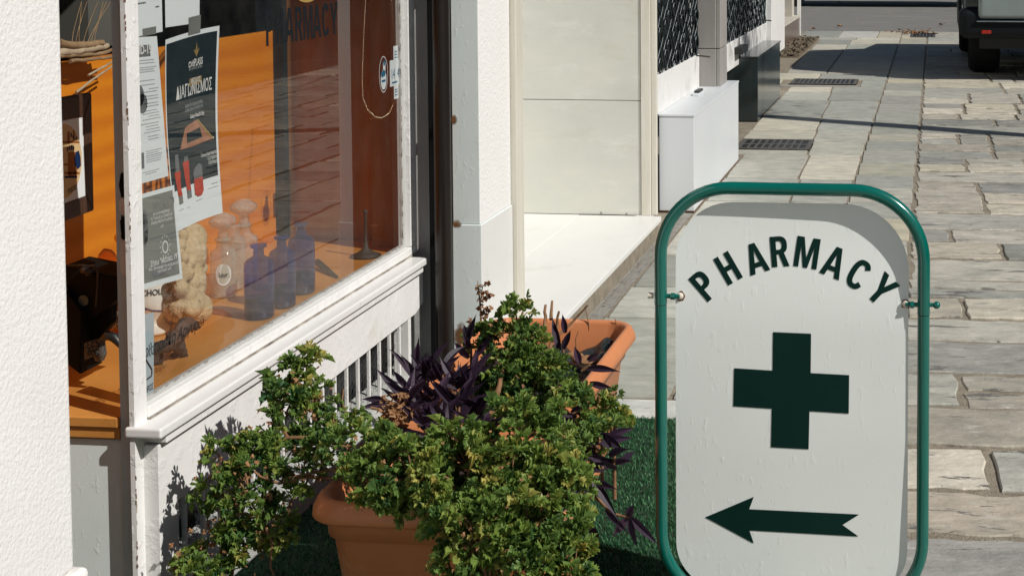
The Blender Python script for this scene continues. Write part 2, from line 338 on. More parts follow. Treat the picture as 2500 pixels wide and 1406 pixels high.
BOLD = {
 'P': (.60, [[(0, 0), (.2, 0), (.2, .39), (.28, .39)]+arc2(.28, .695, .32, .305, -90, 90)+[(0, 1)], [(.2, .55), (.26, .55)]+arc2(.26, .695, .135, .145, -90, 90)+[(.2, .84)]]),
 'H': (.62, [[(0, 0), (.2, 0), (.2, .42), (.42, .42), (.42, 0), (.62, 0), (.62, 1), (.42, 1), (.42, .59), (.2, .59), (.2, 1), (0, 1)]]),
 'A': (.76, [[(0, 0), (.2, 0), (.25, .2), (.51, .2), (.56, 0), (.76, 0), (.49, 1), (.27, 1)], [(.29, .36), (.47, .36), (.38, .76)]]),
 'R': (.64, [[(0, 0), (.2, 0), (.2, .41), (.28, .41), (.43, 0), (.64, 0), (.47, .455)]+arc2(.29, .71, .31, .29, -52, 90)+[(0, 1)], [(.2, .56), (.27, .56)]+arc2(.27, .70, .14, .14, -90, 90)+[(.2, .84)]]),
 'M': (.84, [[(0, 0), (.18, 0), (.18, .70), (.34, 0), (.50, 0), (.66, .70), (.66, 0), (.84, 0), (.84, 1), (.58, 1), (.42, .32), (.26, 1), (0, 1)]]),
 'C': (.64, [arc2(.33, .5, .33, .51, 32, 328, 30)+arc2(.33, .5, .135, .34, 326, 34, 26)]),
 'Y': (.76, [[(.28, 0), (.48, 0), (.48, .40), (.76, 1), (.54, 1), (.38, .61), (.22, 1), (0, 1), (.28, .40)]])}
def rect2(mb, fn, x0, x1, y0, y1, n=4):
    for i in range(n):
        a = x0+(x1-x0)*i/n; b = x0+(x1-x0)*(i+1)/n
        for j in range(n):
            c = y0+(y1-y0)*j/n; d = y0+(y1-y0)*(j+1)/n
            mb.poly([fn(a, c), fn(b, c), fn(b, d), fn(a, d)], True)
def poly2(mb, fn, pts): mb.poly([fn(*p) for p in pts])
def ell2(mb, fn, cx, cy, rx, ry, n=24, ring=0):
    if ring:
        for i in range(n):
            a, b = 2*math.pi*i/n, 2*math.pi*(i+1)/n
            mb.poly([fn(cx+math.cos(a)*rx, cy+math.sin(a)*ry), fn(cx+math.cos(b)*rx, cy+math.sin(b)*ry), fn(cx+math.cos(b)*(rx-ring), cy+math.sin(b)*(ry-ring)), fn(cx+math.cos(a)*(rx-ring), cy+math.sin(a)*(ry-ring))])
    else: mb.poly([fn(cx+math.cos(2*math.pi*i/n)*rx, cy+math.sin(2*math.pi*i/n)*ry) for i in range(n)])
#SETTING#
# ------------------------------------------------------------------ ground, paving
g = MB(); g.box(-40, 60, -30, 110, -.4, -.02); struct(g.build('ground', M['road']))
g = MB(); g.box(-2.75, 4.2, -1.5, 24.0, -.03, -.008); struct(g.build('paving_bed', M['mortar']))

PALETTE = [((.40, .40, .37), 6), ((.30, .305, .295), 5), ((.46, .44, .395), 5), ((.56, .505, .41), 4), ((.66, .61, .52), 4), ((.42, .385, .33), 4), ((.25, .255, .25), 3)]
PALE = [((.50, .50, .46), 4), ((.60, .57, .50), 4), ((.42, .435, .42), 4), ((.33, .345, .335), 4), ((.60, .54, .44), 2)]
MIX = [((.45, .43, .37), 4), ((.38, .385, .36), 4), ((.54, .49, .39), 3), ((.34, .35, .335), 3), ((.50, .49, .45), 2)]
def pick(pal):
    c = random.choices([p[0] for p in pal], [p[1] for p in pal])[0]; k = random.uniform(.9, 1.1)
    c = tuple(q*.72+.43*.28*w_ for q, w_ in zip(c, (1.02, 1, .93)))
    return tuple(min(.85, x*1.12*k*random.uniform(.985, 1.015)) for x in (c[0]*1.03, c[1]*1.0, c[2]*.94))
def stones(name, rects, pal, mat, jag, gap=.008, zj=.0015):
    mb = MB(); tint = []; off = []
    for r in rects:
        x0, x1, y0, y1 = r[:4]; x0 += gap; x1 -= gap; y0 += gap*1.7; y1 -= gap*1.7; t = r[4] if len(r) > 4 else pick(pal)
        if x1-x0 < .02 or y1-y0 < .02: continue
        per = []; st = .06 if jag > .004 else .2
        def edge(ax, ay, bx, by):
            n = max(2, int(math.hypot(bx-ax, by-ay)/st))
            nx, ny = -(by-ay), (bx-ax); l = math.hypot(nx, ny); nx /= l; ny /= l; d = 0
            for i in range(n):
                u = i/n; d = d*.5+random.uniform(-jag, jag); e = abs(d) if i else 0
                per.append((ax+(bx-ax)*u+nx*e, ay+(by-ay)*u+ny*e))
        cr = min(.02, jag*2.2+.002)
        edge(x0+cr, y0, x1-cr, y0); edge(x1, y0+cr, x1, y1-cr); edge(x1-cr, y1, x0+cr, y1); edge(x0, y1-cr, x0, y0+cr)
        n = len(per); cx, cy = (x0+x1)/2, (y0+y1)/2; zt = random.uniform(-zj, zj); sx, sy = random.uniform(-1, 1)*zj*2, random.uniform(-1, 1)*zj*2
        b = len(mb.v); bw = .005 if jag > .004 else .0025
        for q, z in ((0, -.02), (0, -.005), (1, 0)):
            for (px, py) in per:
                dx, dy = cx-px, cy-py; l = math.hypot(dx, dy); k = bw/l*q
                mb.v.append(Vector((px+dx*k, py+dy*k, z+zt+(sx*(px-cx)+sy*(py-cy) if q or z > -.01 else 0))))
        for lv in range(2):
            for i in range(n): mb.f.append((b+lv*n+i, b+lv*n+(i+1) % n, b+(lv+1)*n+(i+1) % n, b+(lv+1)*n+i)); mb.sm.append(False); mb.mi.append(0)
        mb.f.append(tuple(range(b+2*n, b+3*n))); mb.sm.append(False); mb.mi.append(0)
        o_ = (random.uniform(-50, 50), random.uniform(-50, 50), random.uniform(-50, 50))
        tint += [t]*(3*n); off += [o_]*(3*n)
    o = mb.build(name, mat)
    a = o.data.attributes.new('tint', 'FLOAT_COLOR', 'POINT'); a.data.foreach_set('color', [q for t in tint for q in (*t, 1)])
    a = o.data.attributes.new('off', 'FLOAT_VECTOR', 'POINT'); a.data.foreach_set('vector', [q for t in off for q in t])
    return struct(o)

# street courses of rough stone
rects = []; ys = [-1.2, -.6, 0, .5, .95, 1.4, 1.9, 2.35, 2.75, 3.15, 3.60, 3.98, 4.31, 4.67, 5.07, 5.46, 5.9, 6.25, 6.6, 6.95, 7.4, 7.8, 8.13, 8.6, 9.3, 9.7, 10.1, 10.7, 11.4, 12.0, 12.5, 12.9, 13.3, 14.1, 15.0, 15.5, 16.1, 16.8, 17.4, 18.1, 18.7, 19.3, 20, 20.6, 21.3, 22, 22.6, 23.3, 24]
for a, b in zip(ys, ys[1:]):
    x = -.13+.0*a; xs_ = []
    x += random.uniform(.18, .75) if random.random() < .6 else random.uniform(.7, 1.0)
    cur = -.13
    while cur < 4.0:
        (rects.extend([(cur, x, a, (a*.5+b*.5)), (cur, x, (a*.5+b*.5), b)]) if (b-a > .5 and random.random() < .55) or random.random() < .12 else rects.append((cur, x, a, b))); cur = x; x = cur+random.choice([random.uniform(.20, .34), random.uniform(.30, .5), random.uniform(.42, .66)])
stones('street_paving', rects, PALETTE, M['stone'], .018, .006, .004)
# narrow strip of small slabs
rects = []; y = -1.2
ysn = [3.0, 3.5, 4.0, 4.4, 5.07, 5.6, 6.1, 6.7, 7.2, 7.8, 8.4, 8.9, 9.4, 9.9, 10.4, 11, 11.5, 11.9, 12.7, 13.3, 14, 14.7, 15.2, 15.9, 16.3, 16.9, 17.8, 18.6, 19.3, 20.0, 20.8, 21.6, 22.5, 23.2, 24]
for a, b in zip(ysn, ysn[1:]): rects.append((-.53, -.13, a, b))
rects += [(-.53, -.13, a, a+.6) for a in (-1.2, -.6, 0, .6, 1.2, 1.8, 2.4)]
stones('pavement_band', rects, MIX, M['slab'], .004, .006)
# pavement slabs by the shops
rects = []
rects.append((-1.80, -.53, 4.84, 5.06, (.66, .66, .63)))
for (x0, x1, yy, tt) in [(-1.40, -.93, [5.06, 6.12, 6.67, 7.35, 8.1], None), (-.93, -.53, [5.06, 6.04, 6.9, 7.6, 8.1], None)]:
    for a, b in zip(yy, yy[1:]): rects.append((x0, x1, a, b, pick(PALE)))
rects += [(-1.80, -1.40, 5.06, 5.75), (-1.80, -1.46, 5.75, 6.0)]
yb = [8.1, 8.85, 9.7, 10.75, 11.35, 12.05, 12.9, 14.2, 14.95, 15.45]
for a, b in zip(yb, yb[1:]):
    cxm = -.86-.03*(a-8); rects += [(-1.40 if a < 10.4 else -1.52, cxm, a, b), (cxm, -.53, a, b)]
rects += [(-1.80, -1.66, 15.6, 16.2), (-.80, -.53, 15.45, 16.2), (-1.80, -1.3, 16.2, 16.9), (-1.3, -.53, 16.2, 16.9)]
yb = [16.9, 17.6, 18.5, 19.3, 20.3, 21.2, 22.1]
for a, b in zip(yb, yb[1:]): rects += [(-1.72, -1.25, a, b), (-1.25, -.53, a, b)]
rects += [(-2.1, -1.5, 22.6, 24), (-1.5, -.9, 22.6, 24, (.62, .60, .55)), (-.9, -.53, 22.6, 24), (-2.1, -1.2, 22.1, 22.6), (-1.2, -.53, 22.1, 22.6)]
stones('pavement', rects, PALE, M['slab'], .0035, .0065)
g = MB(); g.box(-1.66, -.80, 15.46, 15.62, -.03, -.001); g.box(-1.5, -1.41, 5.76, 8.45, -.03, -.002); struct(g.build('gutter_strip', M['cement']))

# artificial turf
T = MB(); T.box(-1.79, -.35, 2.3, 4.83, -.006, .004)
mat_ = tag(T.build('turf_mat', pm('turf_backing', (.01, .035, .018), (.02, .05, .022), .9, 60)), 'green artificial turf mat laid under the planters beside the sign', 'turf mat')
vs = []; fs = []; rn = []
def blade(x, y, h):
    a = random.uniform(0, 6.283); t = random.uniform(.15, .8)*h; wd = random.uniform(.0011, .0018); ca, sa = math.cos(a), math.sin(a); b = len(vs)
    a2 = a+random.uniform(-1, 1)+1.57; dx, dy = math.cos(a2)*t, math.sin(a2)*t
    vs.extend([(x-ca*wd, y-sa*wd, .003), (x+ca*wd, y+sa*wd, .003), (x+ca*wd*.8+dx*.4, y+sa*wd*.8+dy*.4, h*.65), (x-ca*wd*.8+dx*.4, y-sa*wd*.8+dy*.4, h*.65), (x+dx, y+dy, h)])
    fs.extend([(b, b+1, b+2, b+3), (b+3, b+2, b+4)]); rn.extend([random.random()**1.6]*5)
for i in range(52000): blade(random.uniform(-1.3, -.36), random.uniform(3.0, 4.835), random.uniform(.009, .019))
for i in range(16000): blade(random.uniform(-1.78, -1.25), random.uniform(2.9, 4.835), random.uniform(.009, .016))
me = bpy.data.meshes.new('turf'); me.from_pydata(vs, [], fs); me.materials.append(M['turf']); a = me.attributes.new('rnd', 'FLOAT', 'POINT'); a.data.foreach_set('value', rn)
o = bpy.data.objects.new('turf_grass', me); col.objects.link(o); stuff(o, 'short green artificial grass blades of the mat'); o['category'] = 'grass'

# drain grates
def grate(x0, x1, y0, y1, n, rows, label, D=.0075):
    t = thing('drain_grate', label, 'drain grate', (x0, y0, 0), 'drain grates in the pavement')
    p = MB(); p.box(x0, x1, y0, y1, -.02, -.006+D+.003); p.build('drain_pit', M['black'], t)
    m = MB(); e = .035
    m.box(x0, x1, y0, y0+e, -.006, .004+D); m.box(x0, x1, y1-e, y1, -.006, .004+D); m.box(x0, x0+e, y0+e, y1-e, -.006, .004+D); m.box(x1-e, x1, y0+e, y1-e, -.006, .004+D)
    m.build('grate_frame', M['steel'], t)
    for k in range(1, n):
        x = x0+e+(x1-x0-2*e)*k/n; b = MB(); b.box(x-.008, x+.008, y0+e, y1-e, -.006, .003+D); b.build('grate_bar', M['steel'], t)
    for k in range(1, rows):
        y = y0+(y1-y0)*k/rows; b = MB(); b.box(x0+e, x1-e, y-.02, y+.02, -.006, .0015+D); b.build('cross_bar', M['steel'], t)
grate(-1.55, -.84, 15.66, 16.18, 13, 1, 'dark slotted drain grate beyond the black granite box')
grate(-1.50, -.94, 10.95, 11.45, 9, 2, 'shaded drain grate beside the far corner of the white box')
grate(-.38, .0, 22.7, 23.6, 6, 1, 'small dark drain cover with dead leaves near the far paving edge')
# leaf litter bed against the far ledge
deb = MB(); deb.box(-2.09, -1.76, 19.0, 22.55, -.02, .004)
for i in range(500):
    x, y = random.uniform(-2.08, -1.77), random.uniform(19.05, 22.4); s_ = random.uniform(.01, .035); a = random.uniform(0, 6.28)
    deb.poly([(x+s_*math.cos(a+k*2.1), y+2*s_*math.sin(a+k*2.1), .006+random.uniform(0, .045)) for k in range(3)])
stuff(tag(deb.build('leaf_litter', pm('litter', (.20, .155, .10), (.10, .08, .055), .95, 20, 1, 60, spots=[((.34, .23, .10), 18, .6, .05)])), 'dry brown litter in the bed against the far ledge', 'litter'))

# ------------------------------------------------------------------ pharmacy building
PH = thing('pharmacy_building', 'white stucco pharmacy front with a low display window and rusty pipe', 'building', (-1.84, 4.2, 0))
# near pier
m = MB(); m.box(-2.6, -1.60, .9, 2.562, .452, 3.4); m.build('stucco_pier', M['stucco'], PH, .012, 3)
m = MB(); m.box(-2.6, -1.585, .9, 2.585, 0, .452); m.build('pier_base', M['stucco_far'], PH, .012, 3)
# side wall of the window bay below the shelf
m = MB(); m.box(-3.2, -1.865, 3.221, 3.30, 0, .46); m.build('side_wall', M['blue_paint'], PH, .006)
# front wall below the window
m = MB(); m.prism([(-1.802, 3.222, .0), (-1.802, 3.31, .0), (-1.802, 3.31, .285), (-1.802, 4.90, .312), (-1.802, 4.935, .312), (-1.802, 5.012, .335), (-1.802, 5.008, .448), (-1.802, 3.222, .448)], (-.10, 0, 0))
m.box(-1.90, -1.815, 3.222, 3.31, -.001, .0)
fw = m.build('front_wall', M['white_wall'], PH, .012, 3)
# rough plinth below the vent
m = MB(); m.prism([(-1.90, 3.31, 0), (-1.772, 3.31, 0), (-1.772, 3.31, .07), (-1.80, 3.31, .10), (-1.90, 3.31, .115)], (0, 1.70, 0)); m.build('plinth', M['plinth'], PH, .006)
# vent grille
vg = MB()
vg.box(-1.95, -1.93, 3.31, 4.95, .05, .36); VG = vg.build('vent_grille', M['black'], PH)
y = 3.36
while y < 4.9:
    b = MB(); b.box(-1.8235, -1.812, y, y+.010, .105, .298+.012*(y-3.3)); b.build('vent_bar', M['white_paint'], VG, .002); y += .0905
b = MB(); b.box(-1.86, -1.806, 4.875, 4.90, .10, .314); b.build('vent_frame', M['white_paint'], VG, .002)
wire = MB(); c_ = .014
for i in range(int(1.58/(c_*1.5))):
    for j in range(8):
        cy_ = 3.32+i*c_*1.5; cz = .10+j*c_*1.732+(c_*.866 if i % 2 else 0)
        if cz > .30: continue
        P_ = [Vector((-1.856+random.uniform(-.002, .002), cy_+c_*math.cos(k*math.pi/3)+random.uniform(-.0012, .0012), cz+c_*math.sin(k*math.pi/3))) for k in range(4)]
        for k in range(3): wire.tube([P_[k], P_[k+1]], .0006, 3, caps=False)
wire.build('wire_netting', M['netting'], VG)
# sill
m = MB(); m.box(-1.86, -1.770, 3.180, 4.978, .478, .503); m.build('sill', M['white_marble'], PH, .006, 3)
m = MB(); m.box(-1.86, -1.784, 3.23, 4.972, .452, .4775); m.build('sill_bed', M['white_paint'], PH, .003)
m = MB(); m.box(-1.86, -1.8295, 3.241, 5.04, .5032, .5062); m.build('sill_joint', pm('sill_crack', (.10, .07, .05), (.50, .46, .40), .9, 14, stretch=(1, 1, 1)), PH)
# window
WN = MB()
WN.box(-1.868, -1.832, 3.2405, 5.045, .5063, .535)          # bottom rail
WN.box(-1.868, -1.832, 4.985, 5.045, .535, 2.25)           # far stile
WN.box(-1.868, -1.832, 3.2405, 4.985, 2.2, 2.25)
WIN = WN.build('window', M['white_paint'], PH, .004)
PUT = [M['grey_paint'], pm('old_putty', (.12, .10, .08), (.5, .48, .44), .9, 90)]
m = MB(); m.box(-1.866, -1.852, 3.2405, 4.985, .535, .548); m.cur = 1
for i in range(90):
    yy = random.uniform(3.3, 4.95); m.blob((-1.8515, yy, .5485+random.uniform(-.002, .003)), (.0015, random.uniform(.004, .014), .0012), seg=6, jit=.3)
m.build('glazing_bead', PUT, WIN)
m = MB(); m.box(-1.866, -1.852, 4.955, 4.985, .548, 2.2); m.cur = 1
for i in range(70):
    zz = random.uniform(.56, 2.0); m.blob((-1.8515, 4.956+random.uniform(-.002, .002), zz), (.0015, .0014, random.uniform(.004, .016)), seg=6, jit=.3)
m.build('glazing_bead', PUT, WIN)
m = MB(); m.poly([(-1.8565, 3.235, .545), (-1.8565, 4.96, .545), (-1.8565, 4.96, 2.2), (-1.8565, 3.235, 2.2)]); GL = m.build('glass', M['window_glass'], WIN)
# near corner post (flange in front of recessed post) with chipped lock
m = MB(); m.box(-1.850, -1.838, 3.187, 3.2225, .0, 2.25); m.box(-1.868, -1.837, 3.2225, 3.240, .0, 2.25)
m.cur = 1
for i in range(46):
    zz = random.choice([random.gauss(1.02, .07), random.uniform(.15, .40), random.uniform(1.2, 1.5)]); m.blob((-1.8385, 3.1875+random.uniform(0, .002), zz), (.0012, random.uniform(.0012, .003), random.uniform(.003, .009)), seg=6, jit=.3)
PO = m.build('corner_post', [M['white_paint'], M['rust']], PH)
m = MB(); m.box(-1.887, -1.851, 3.213, 3.2205, .0, 2.25); m.build('post_side', M['frame_side'], PO)
def blotch(cx, cz, w_, h_, mat, nm, y_=3.2105):
    pts = []
    n = 18
    for k in range(n):
        a = 2*math.pi*k/n; q = random.uniform(.8, 1.1); ex = math.copysign(abs(math.cos(a))**.6, math.cos(a)); ez = math.copysign(abs(math.sin(a))**.6, math.sin(a))
        pts.append((cx+ex*w_/2*q, y_, cz+ez*h_/2*q))
    b = MB(); b.prism(pts, (0, .0015, 0)); b.build(nm, mat, PO)
blotch(-1.866, 1.012, .024, .040, M['white_paint'], 'bare_patch', 3.2100); blotch(-1.866, 1.062, .019, .055, M['black_matte'], 'lock_slot')
blotch(-1.866, .962, .019, .062, M['black_matte'], 'lock_slot'); blotch(-1.866, .895, .024, .085, M['white_paint'], 'bare_patch', 3.2100)
# reveal, pillar and pipe
m = MB(); m.box(-2.0, -1.700, 5.062, 5.30, .0, 3.2); m.build('window_reveal', M['grey_paint'], PH)
m = MB(); m.box(-1.700, -1.60, 5.040, 5.42, .610, 3.2); PIL = m.build('pillar', [M['blue_paint'], M['stucco_far']], PH, .003)
for p in PIL.data.polygons:
    if p.normal.x > .5: p.material_index = 1
m = MB(); m.box(-1.700, -1.594, 5.034, 5.42, 0, .609); PB = m.build('pillar_base', [M['blue_paint'], M['white_marble']], PH, .003)
for p in PB.data.polygons:
    if p.normal.x > .5: p.material_index = 1
m = MB(); m.tube([(-1.709, 4.965, -.01), (-1.709, 4.965, 3.2)], .030, 24); PP = m.build('drain_pipe', M['pipe'], PH)
m = MB(); m.box(-1.785, -1.7005, 5.040, 5.0615, 0, 3.2); m.build('gap_shade_strip', M['black_matte'], PH)  # added black strip draws the dark of the gap beside the pipe
for z in (.60, .98, 1.5): m = MB(); m.box(-1.742, -1.700, 4.965, 5.039, z-.003, z+.003); m.build('pipe_clamp', M['rust'], PP, .003)
def stain(nm, cx, cz, w_, h_, y_, mat, n=26):
    b = MB(); pts = []
    for k in range(n):
        a = 2*math.pi*k/n; q = random.uniform(.6, 1.1); pts.append((cx+math.cos(a)*w_*q, y_, cz+math.sin(a)*h_*q))
    b.prism(pts, (0, .001, 0)); b.build(nm, mat, PH)
def rustmat():
    m = bpy.data.materials.new('rust_stain'); m.use_nodes = True; t = m.node_tree; L = t.links; p = t.nodes['Principled BSDF']; o = t.nodes['Material Output']
    p.inputs['Base Color'].default_value = (.20, .09, .03, 1); p.inputs['Roughness'].default_value = .9
    tc = N(t, 'ShaderNodeTexCoord'); n = N(t, 'ShaderNodeTexNoise', i_Scale=45, i_Detail=8); L.new(tc.outputs['Object'], n.inputs['Vector'])
    g_ = N(t, 'ShaderNodeTexGradient', gradient_type='SPHERICAL'); mp = N(t, 'ShaderNodeMapping'); mp.vector_type = 'POINT'
    L.new(tc.outputs['Generated'], mp.inputs[0]); mp.inputs['Location'].default_value = (-1, 0, -1); mp.inputs['Scale'].default_value = (2, 0, 2); L.new(mp.outputs[0], g_.inputs[0])
    mu = N(t, 'ShaderNodeMath', operation='MULTIPLY'); L.new(n.outputs[0], mu.inputs[0]); L.new(g_.outputs['Fac'], mu.inputs[1])
    r = N(t, 'ShaderNodeMapRange'); r.inputs[1].default_value = .12; r.inputs[2].default_value = .45; L.new(mu.outputs[0], r.inputs[0])
    tr = N(t, 'ShaderNodeBsdfTransparent'); mx = N(t, 'ShaderNodeMixShader'); L.new(r.outputs[0], mx.inputs[0]); L.new(tr.outputs[0], mx.inputs[1]); L.new(p.outputs[0], mx.inputs[2]); L.new(mx.outputs[0], o.inputs[0])
    return m
RM = rustmat()
stain('rust_stain', -1.685, .612, .030, .022, 5.0325, RM); stain('rust_stain', -1.690, .978, .018, .03, 5.0380, RM); stain('rust_stain', -1.675, .205, .035, .075, 5.0325, RM)
# casings and entrance recess
m = MB(); m.box(-1.64, -1.577, 5.425, 5.52, 0, 3.2); m.build('door_casing', M['trim_marble'], PH, .003)
m = MB(); m.box(-2.6, -1.64, 5.50, 5.518, .12, 3.2); m.build('recess_side', M['white_marble'], PH)
m = MB(); m.box(-2.62, -2.60, 5.52, 7.73, .12, 3.2); m.build('recess_back', M['white_marble'], PH)
for a, b in ((.1215, .737), (.7405, 1.36), (1.3635, 2.0), (2.0035, 3.2)):
    m = MB(); m.box(-2.55, -1.567, 7.73, 7.76, a, b); m.build('marble_panel', M['marble'], PH, .0015)
m = MB(); m.box(-2.58, -1.50, 7.742, 7.775, .12, 3.2); m.build('panel_backing', M['mortar'], PH)
m = MB(); m.box(-1.564, -1.512, 7.722, 7.77, .1212, 3.2); m.box(-1.511, -1.482, 7.735, 7.77, .1212, 3.2); m.build('door_casing', M['trim_marble'], PH, .003)
for a in ((-2.6, -1.995, 5.43, 7.72), (-1.992, -1.455, 5.1, 6.42), (-1.992, -1.455, 6.423, 7.76)):
    pass
st = MB(); st.box(-1.905, -1.455, 5.522, 7.722, .092, .12); st.build('entrance_step', M['white_marble'], PH, .004)
st = MB(); st.box(-2.60, -1.9065, 5.522, 7.73, .092, .1195); st.build('recess_floor', M['white_marble'], PH, .002)
st = MB(); st.box(-1.576, -1.455, 5.10, 5.519, .092, .12); st.build('entrance_step', M['white_marble'], PH, .004)
st = MB(); st.box(-2.6, -1.475, 5.12, 7.72, -.01, .0915); st.build('step_base', M['mortar'], PH)
for (px, py, w_) in ((1467, 524, .020), (1529, 521, .016)):
    p_ = at(px, py, 1, 7.729); m = MB(); m.prism([(p_.x-w_/2, 7.7285, .1205), (p_.x+w_/2, 7.7285, .1205), (p_.x+w_*.3, 7.7285, .1205+w_*.7), (p_.x, 7.7285, .1205+w_)], (0, .001, 0)); m.build('chipped_corner', M['cement'], PH)
# shell of the building above and behind
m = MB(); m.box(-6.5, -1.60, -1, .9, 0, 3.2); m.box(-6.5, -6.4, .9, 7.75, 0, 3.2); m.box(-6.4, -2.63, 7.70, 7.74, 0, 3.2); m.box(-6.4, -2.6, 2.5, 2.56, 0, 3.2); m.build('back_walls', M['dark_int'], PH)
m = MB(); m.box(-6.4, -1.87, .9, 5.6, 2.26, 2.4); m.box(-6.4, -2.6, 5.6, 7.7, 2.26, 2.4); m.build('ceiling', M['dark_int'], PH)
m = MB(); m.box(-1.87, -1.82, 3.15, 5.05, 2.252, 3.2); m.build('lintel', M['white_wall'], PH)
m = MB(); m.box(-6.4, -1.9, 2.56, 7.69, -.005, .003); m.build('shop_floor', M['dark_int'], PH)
# display shelf, back panel, side panel
m = MB(); m.box(-2.395, -1.889, 3.204, 5.16, .492, .517); m.box(-1.889, -1.872, 3.27, 5.05, .492, .517); m.box(-2.395, -1.889, 3.210, 5.04, .4645, .4915); m.build('display_shelf', M['wood_shelf'], PH, .003)
m = MB(); m.box(-2.42, -2.396, 2.9, 5.17, .40, 1.285); m.build('back_panel', M['wood'], PH, .002)
m = MB(); m.box(-2.46, -2.36, 5.13, 5.168, .518, 2.25); m.build('panel_post', M['dark_post'], PH)
m = MB(); m.box(-2.36, -2.001, 5.17, 5.20, .40, 2.25); m.box(-2.0, -1.872, 5.05, 5.061, .40, 2.25); m.build('side_panel', M['wood_dark'], PH)
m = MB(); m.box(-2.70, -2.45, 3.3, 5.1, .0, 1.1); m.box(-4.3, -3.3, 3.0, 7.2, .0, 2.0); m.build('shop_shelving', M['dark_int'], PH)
m = MB(); m.box(-2.75, -2.60, 4.30, 4.62, 1.285, 1.47); m.build('storage_box', pm('grey_card', (.10, .10, .085), rough=.8), PH)
# painted lettering on the glass
fg = lambda a, b: (-1.8555, a, b); L_ = MB()
for i, ch in enumerate('PHARMACY'):
    gw, lp = BOLD[ch]; vs, fs = fill2d(lp); k = .100; kx_ = .080; x_ = 3.955+i*.0635
    L_.geo([fg(x_+(a-gw/2)*kx_, 1.326+b*k) for a, b in vs], fs)
L_.build('window_lettering', M['ink_black'], GL)
L_ = MB(); ell2(L_, fg, 4.21, 1.62, .19, .185, 48, .008); L_.build('gold_ring', M['gold'], GL)
L_ = MB(); ell2(L_, fg, 4.21, 1.62, .178, .173, 48, .018); L_.build('painted_emblem', M['ink_black'], GL)
L_ = MB(); put_text(L_, 'Βολτιράκη Αργυρώ', lambda a, b: (-1.8555, a, b), 3.395, .640, .040, .0, .85, shear=.35); L_.build('window_lettering', M['ink_black'], GL)
# ------------------------------------------------------------------ neighbouring shops
NB = thing('corner_shop', 'white shopfront with black lattice shutters behind the boxes', 'building', (-1.62, 10, 0))
m = MB(); m.box(-1.72, -1.615, 7.776, 8.44, 0, 3.2); m.build('wall_return', M['white_paint'], NB)
def lattice(nm, X_, y0, y1, z0, z1, cell=.095, sill=True):
    fr = MB()
    fr.box(X_-.03, X_+.012, y0, y1, z0-.23, z0); F_ = fr.build('shop_window', M['white_paint'], NB, .004)
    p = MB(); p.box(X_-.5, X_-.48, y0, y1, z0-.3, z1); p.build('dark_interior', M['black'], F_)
    p = MB()
    for k in range(4):
        a = y0+.04+(y1-y0)*k/14+random.uniform(-.02, .02); p.box(X_-.10, X_-.09, a, a+random.uniform(.03, .07), z0, z1)
    p.build('reflection_strips', M['white_paint'], F_)  # white strips put in for a curtain's reflection behind the lattice
    la = MB(); n = int((y1-y0)/cell)+1
    for k in range(n):
        for s_ in (1, -1):
            pts = []; j = k % 2; zz = z0-.035*(k % 3)
            while zz < z1+.05:
                o_ = .46*cell*s_*(1 if j % 2 else -.6); yy = min(y1, max(y0, y0+k*cell+o_+random.uniform(-.004, .004)))
                pts.append((X_+random.uniform(-.002, .002)+(.004*s_), yy, zz)); zz += .045; pts.append((X_+(.004*s_), yy, zz)); zz += .045; j += 1
            la.tube(pts, .0058, 5, caps=False)
    la.build('lattice', M['lattice'], F_)
    return F_
lattice('a', -1.625, 8.44, 9.99, .80, 2.2)
lattice('b', -1.70, 10.36, 14.66, .72, 2.2, .11)
m = MB(); m.box(-1.629, -1.50, 10.0, 10.33, .0, .832); m.box(-1.629, -1.50, 10.0, 10.33, .837, 3.2); gp = m.build('grey_pillar', M['grey_pillar'], NB, .004)
m = MB(); m.box(-1.4995, -1.470, 10.012, 10.33, .0, .832); m.box(-1.4995, -1.470, 10.012, 10.33, .837, 3.2); m.build('pillar_cladding', M['grey_pillar'], NB, .004)
m = MB(); m.box(-1.86, -1.699, 14.68, 15.0, .56, 3.2); m.build('blue_pillar', M['blue_paint'], NB, .004)
m = MB(); m.box(-1.698, -1.64, 14.70, 15.2, .0, 3.2); m.build('door_post', M['white_paint'], NB, .004)
for (x, y, z) in ((-1.60, 9.90, .80), (-1.67, 14.2, .78)):
    b = MB(); b.tube([(x-.05, y, z), (x+.10, y-.15, z)], .006, 8); b.build('shutter_latch', M['steel'], NB)
b = MB(); b.box(-1.69, -1.62, 12.3, 12.7, .60, .66); b.build('lock_box', M['black'], NB, .006)
m = MB(); m.box(-1.76, -1.69, 15.2, 16.5, .32, 3.2)
m.build('door_frame', M['white_paint'], NB, .004)
m = MB(); m.box(-2.36, -2.20, 22.5, 22.9, .32, 3.2); m.box(-2.32, -2.19, 22.45, 22.5, .32, 1.4); m.build('stone_jamb', M['beige_stone'], NB)
m = MB(); m.box(-2.15, -2.10, 22.9, 23.0, 0, 3.2); m.build('corner_post', M['white_paint'], NB)
m = MB(); m.box(-2.42, -2.10, 17.5, 22.88, .292, .322); m.build('ledge_top', M['beige_stone'], NB, .003)
m = MB(); m.box(-2.40, -2.115, 17.52, 22.86, 0, .2915); m.build('ledge_face', M['brown_stone'], NB)
m = MB(); m.box(-6, -2.39, 8.0, 23, 0, 3.2); m.build('back_wall', M['dark_int'], NB)
m = MB()
for yy in (19.4, 20.6, 21.8): m.box(-2.33, -2.30, yy, yy+.05, .32, 1.6)
m.box(-2.33, -2.30, 18, 22.5, .40, .44); m.build('window_bars', M['white_paint'], NB)
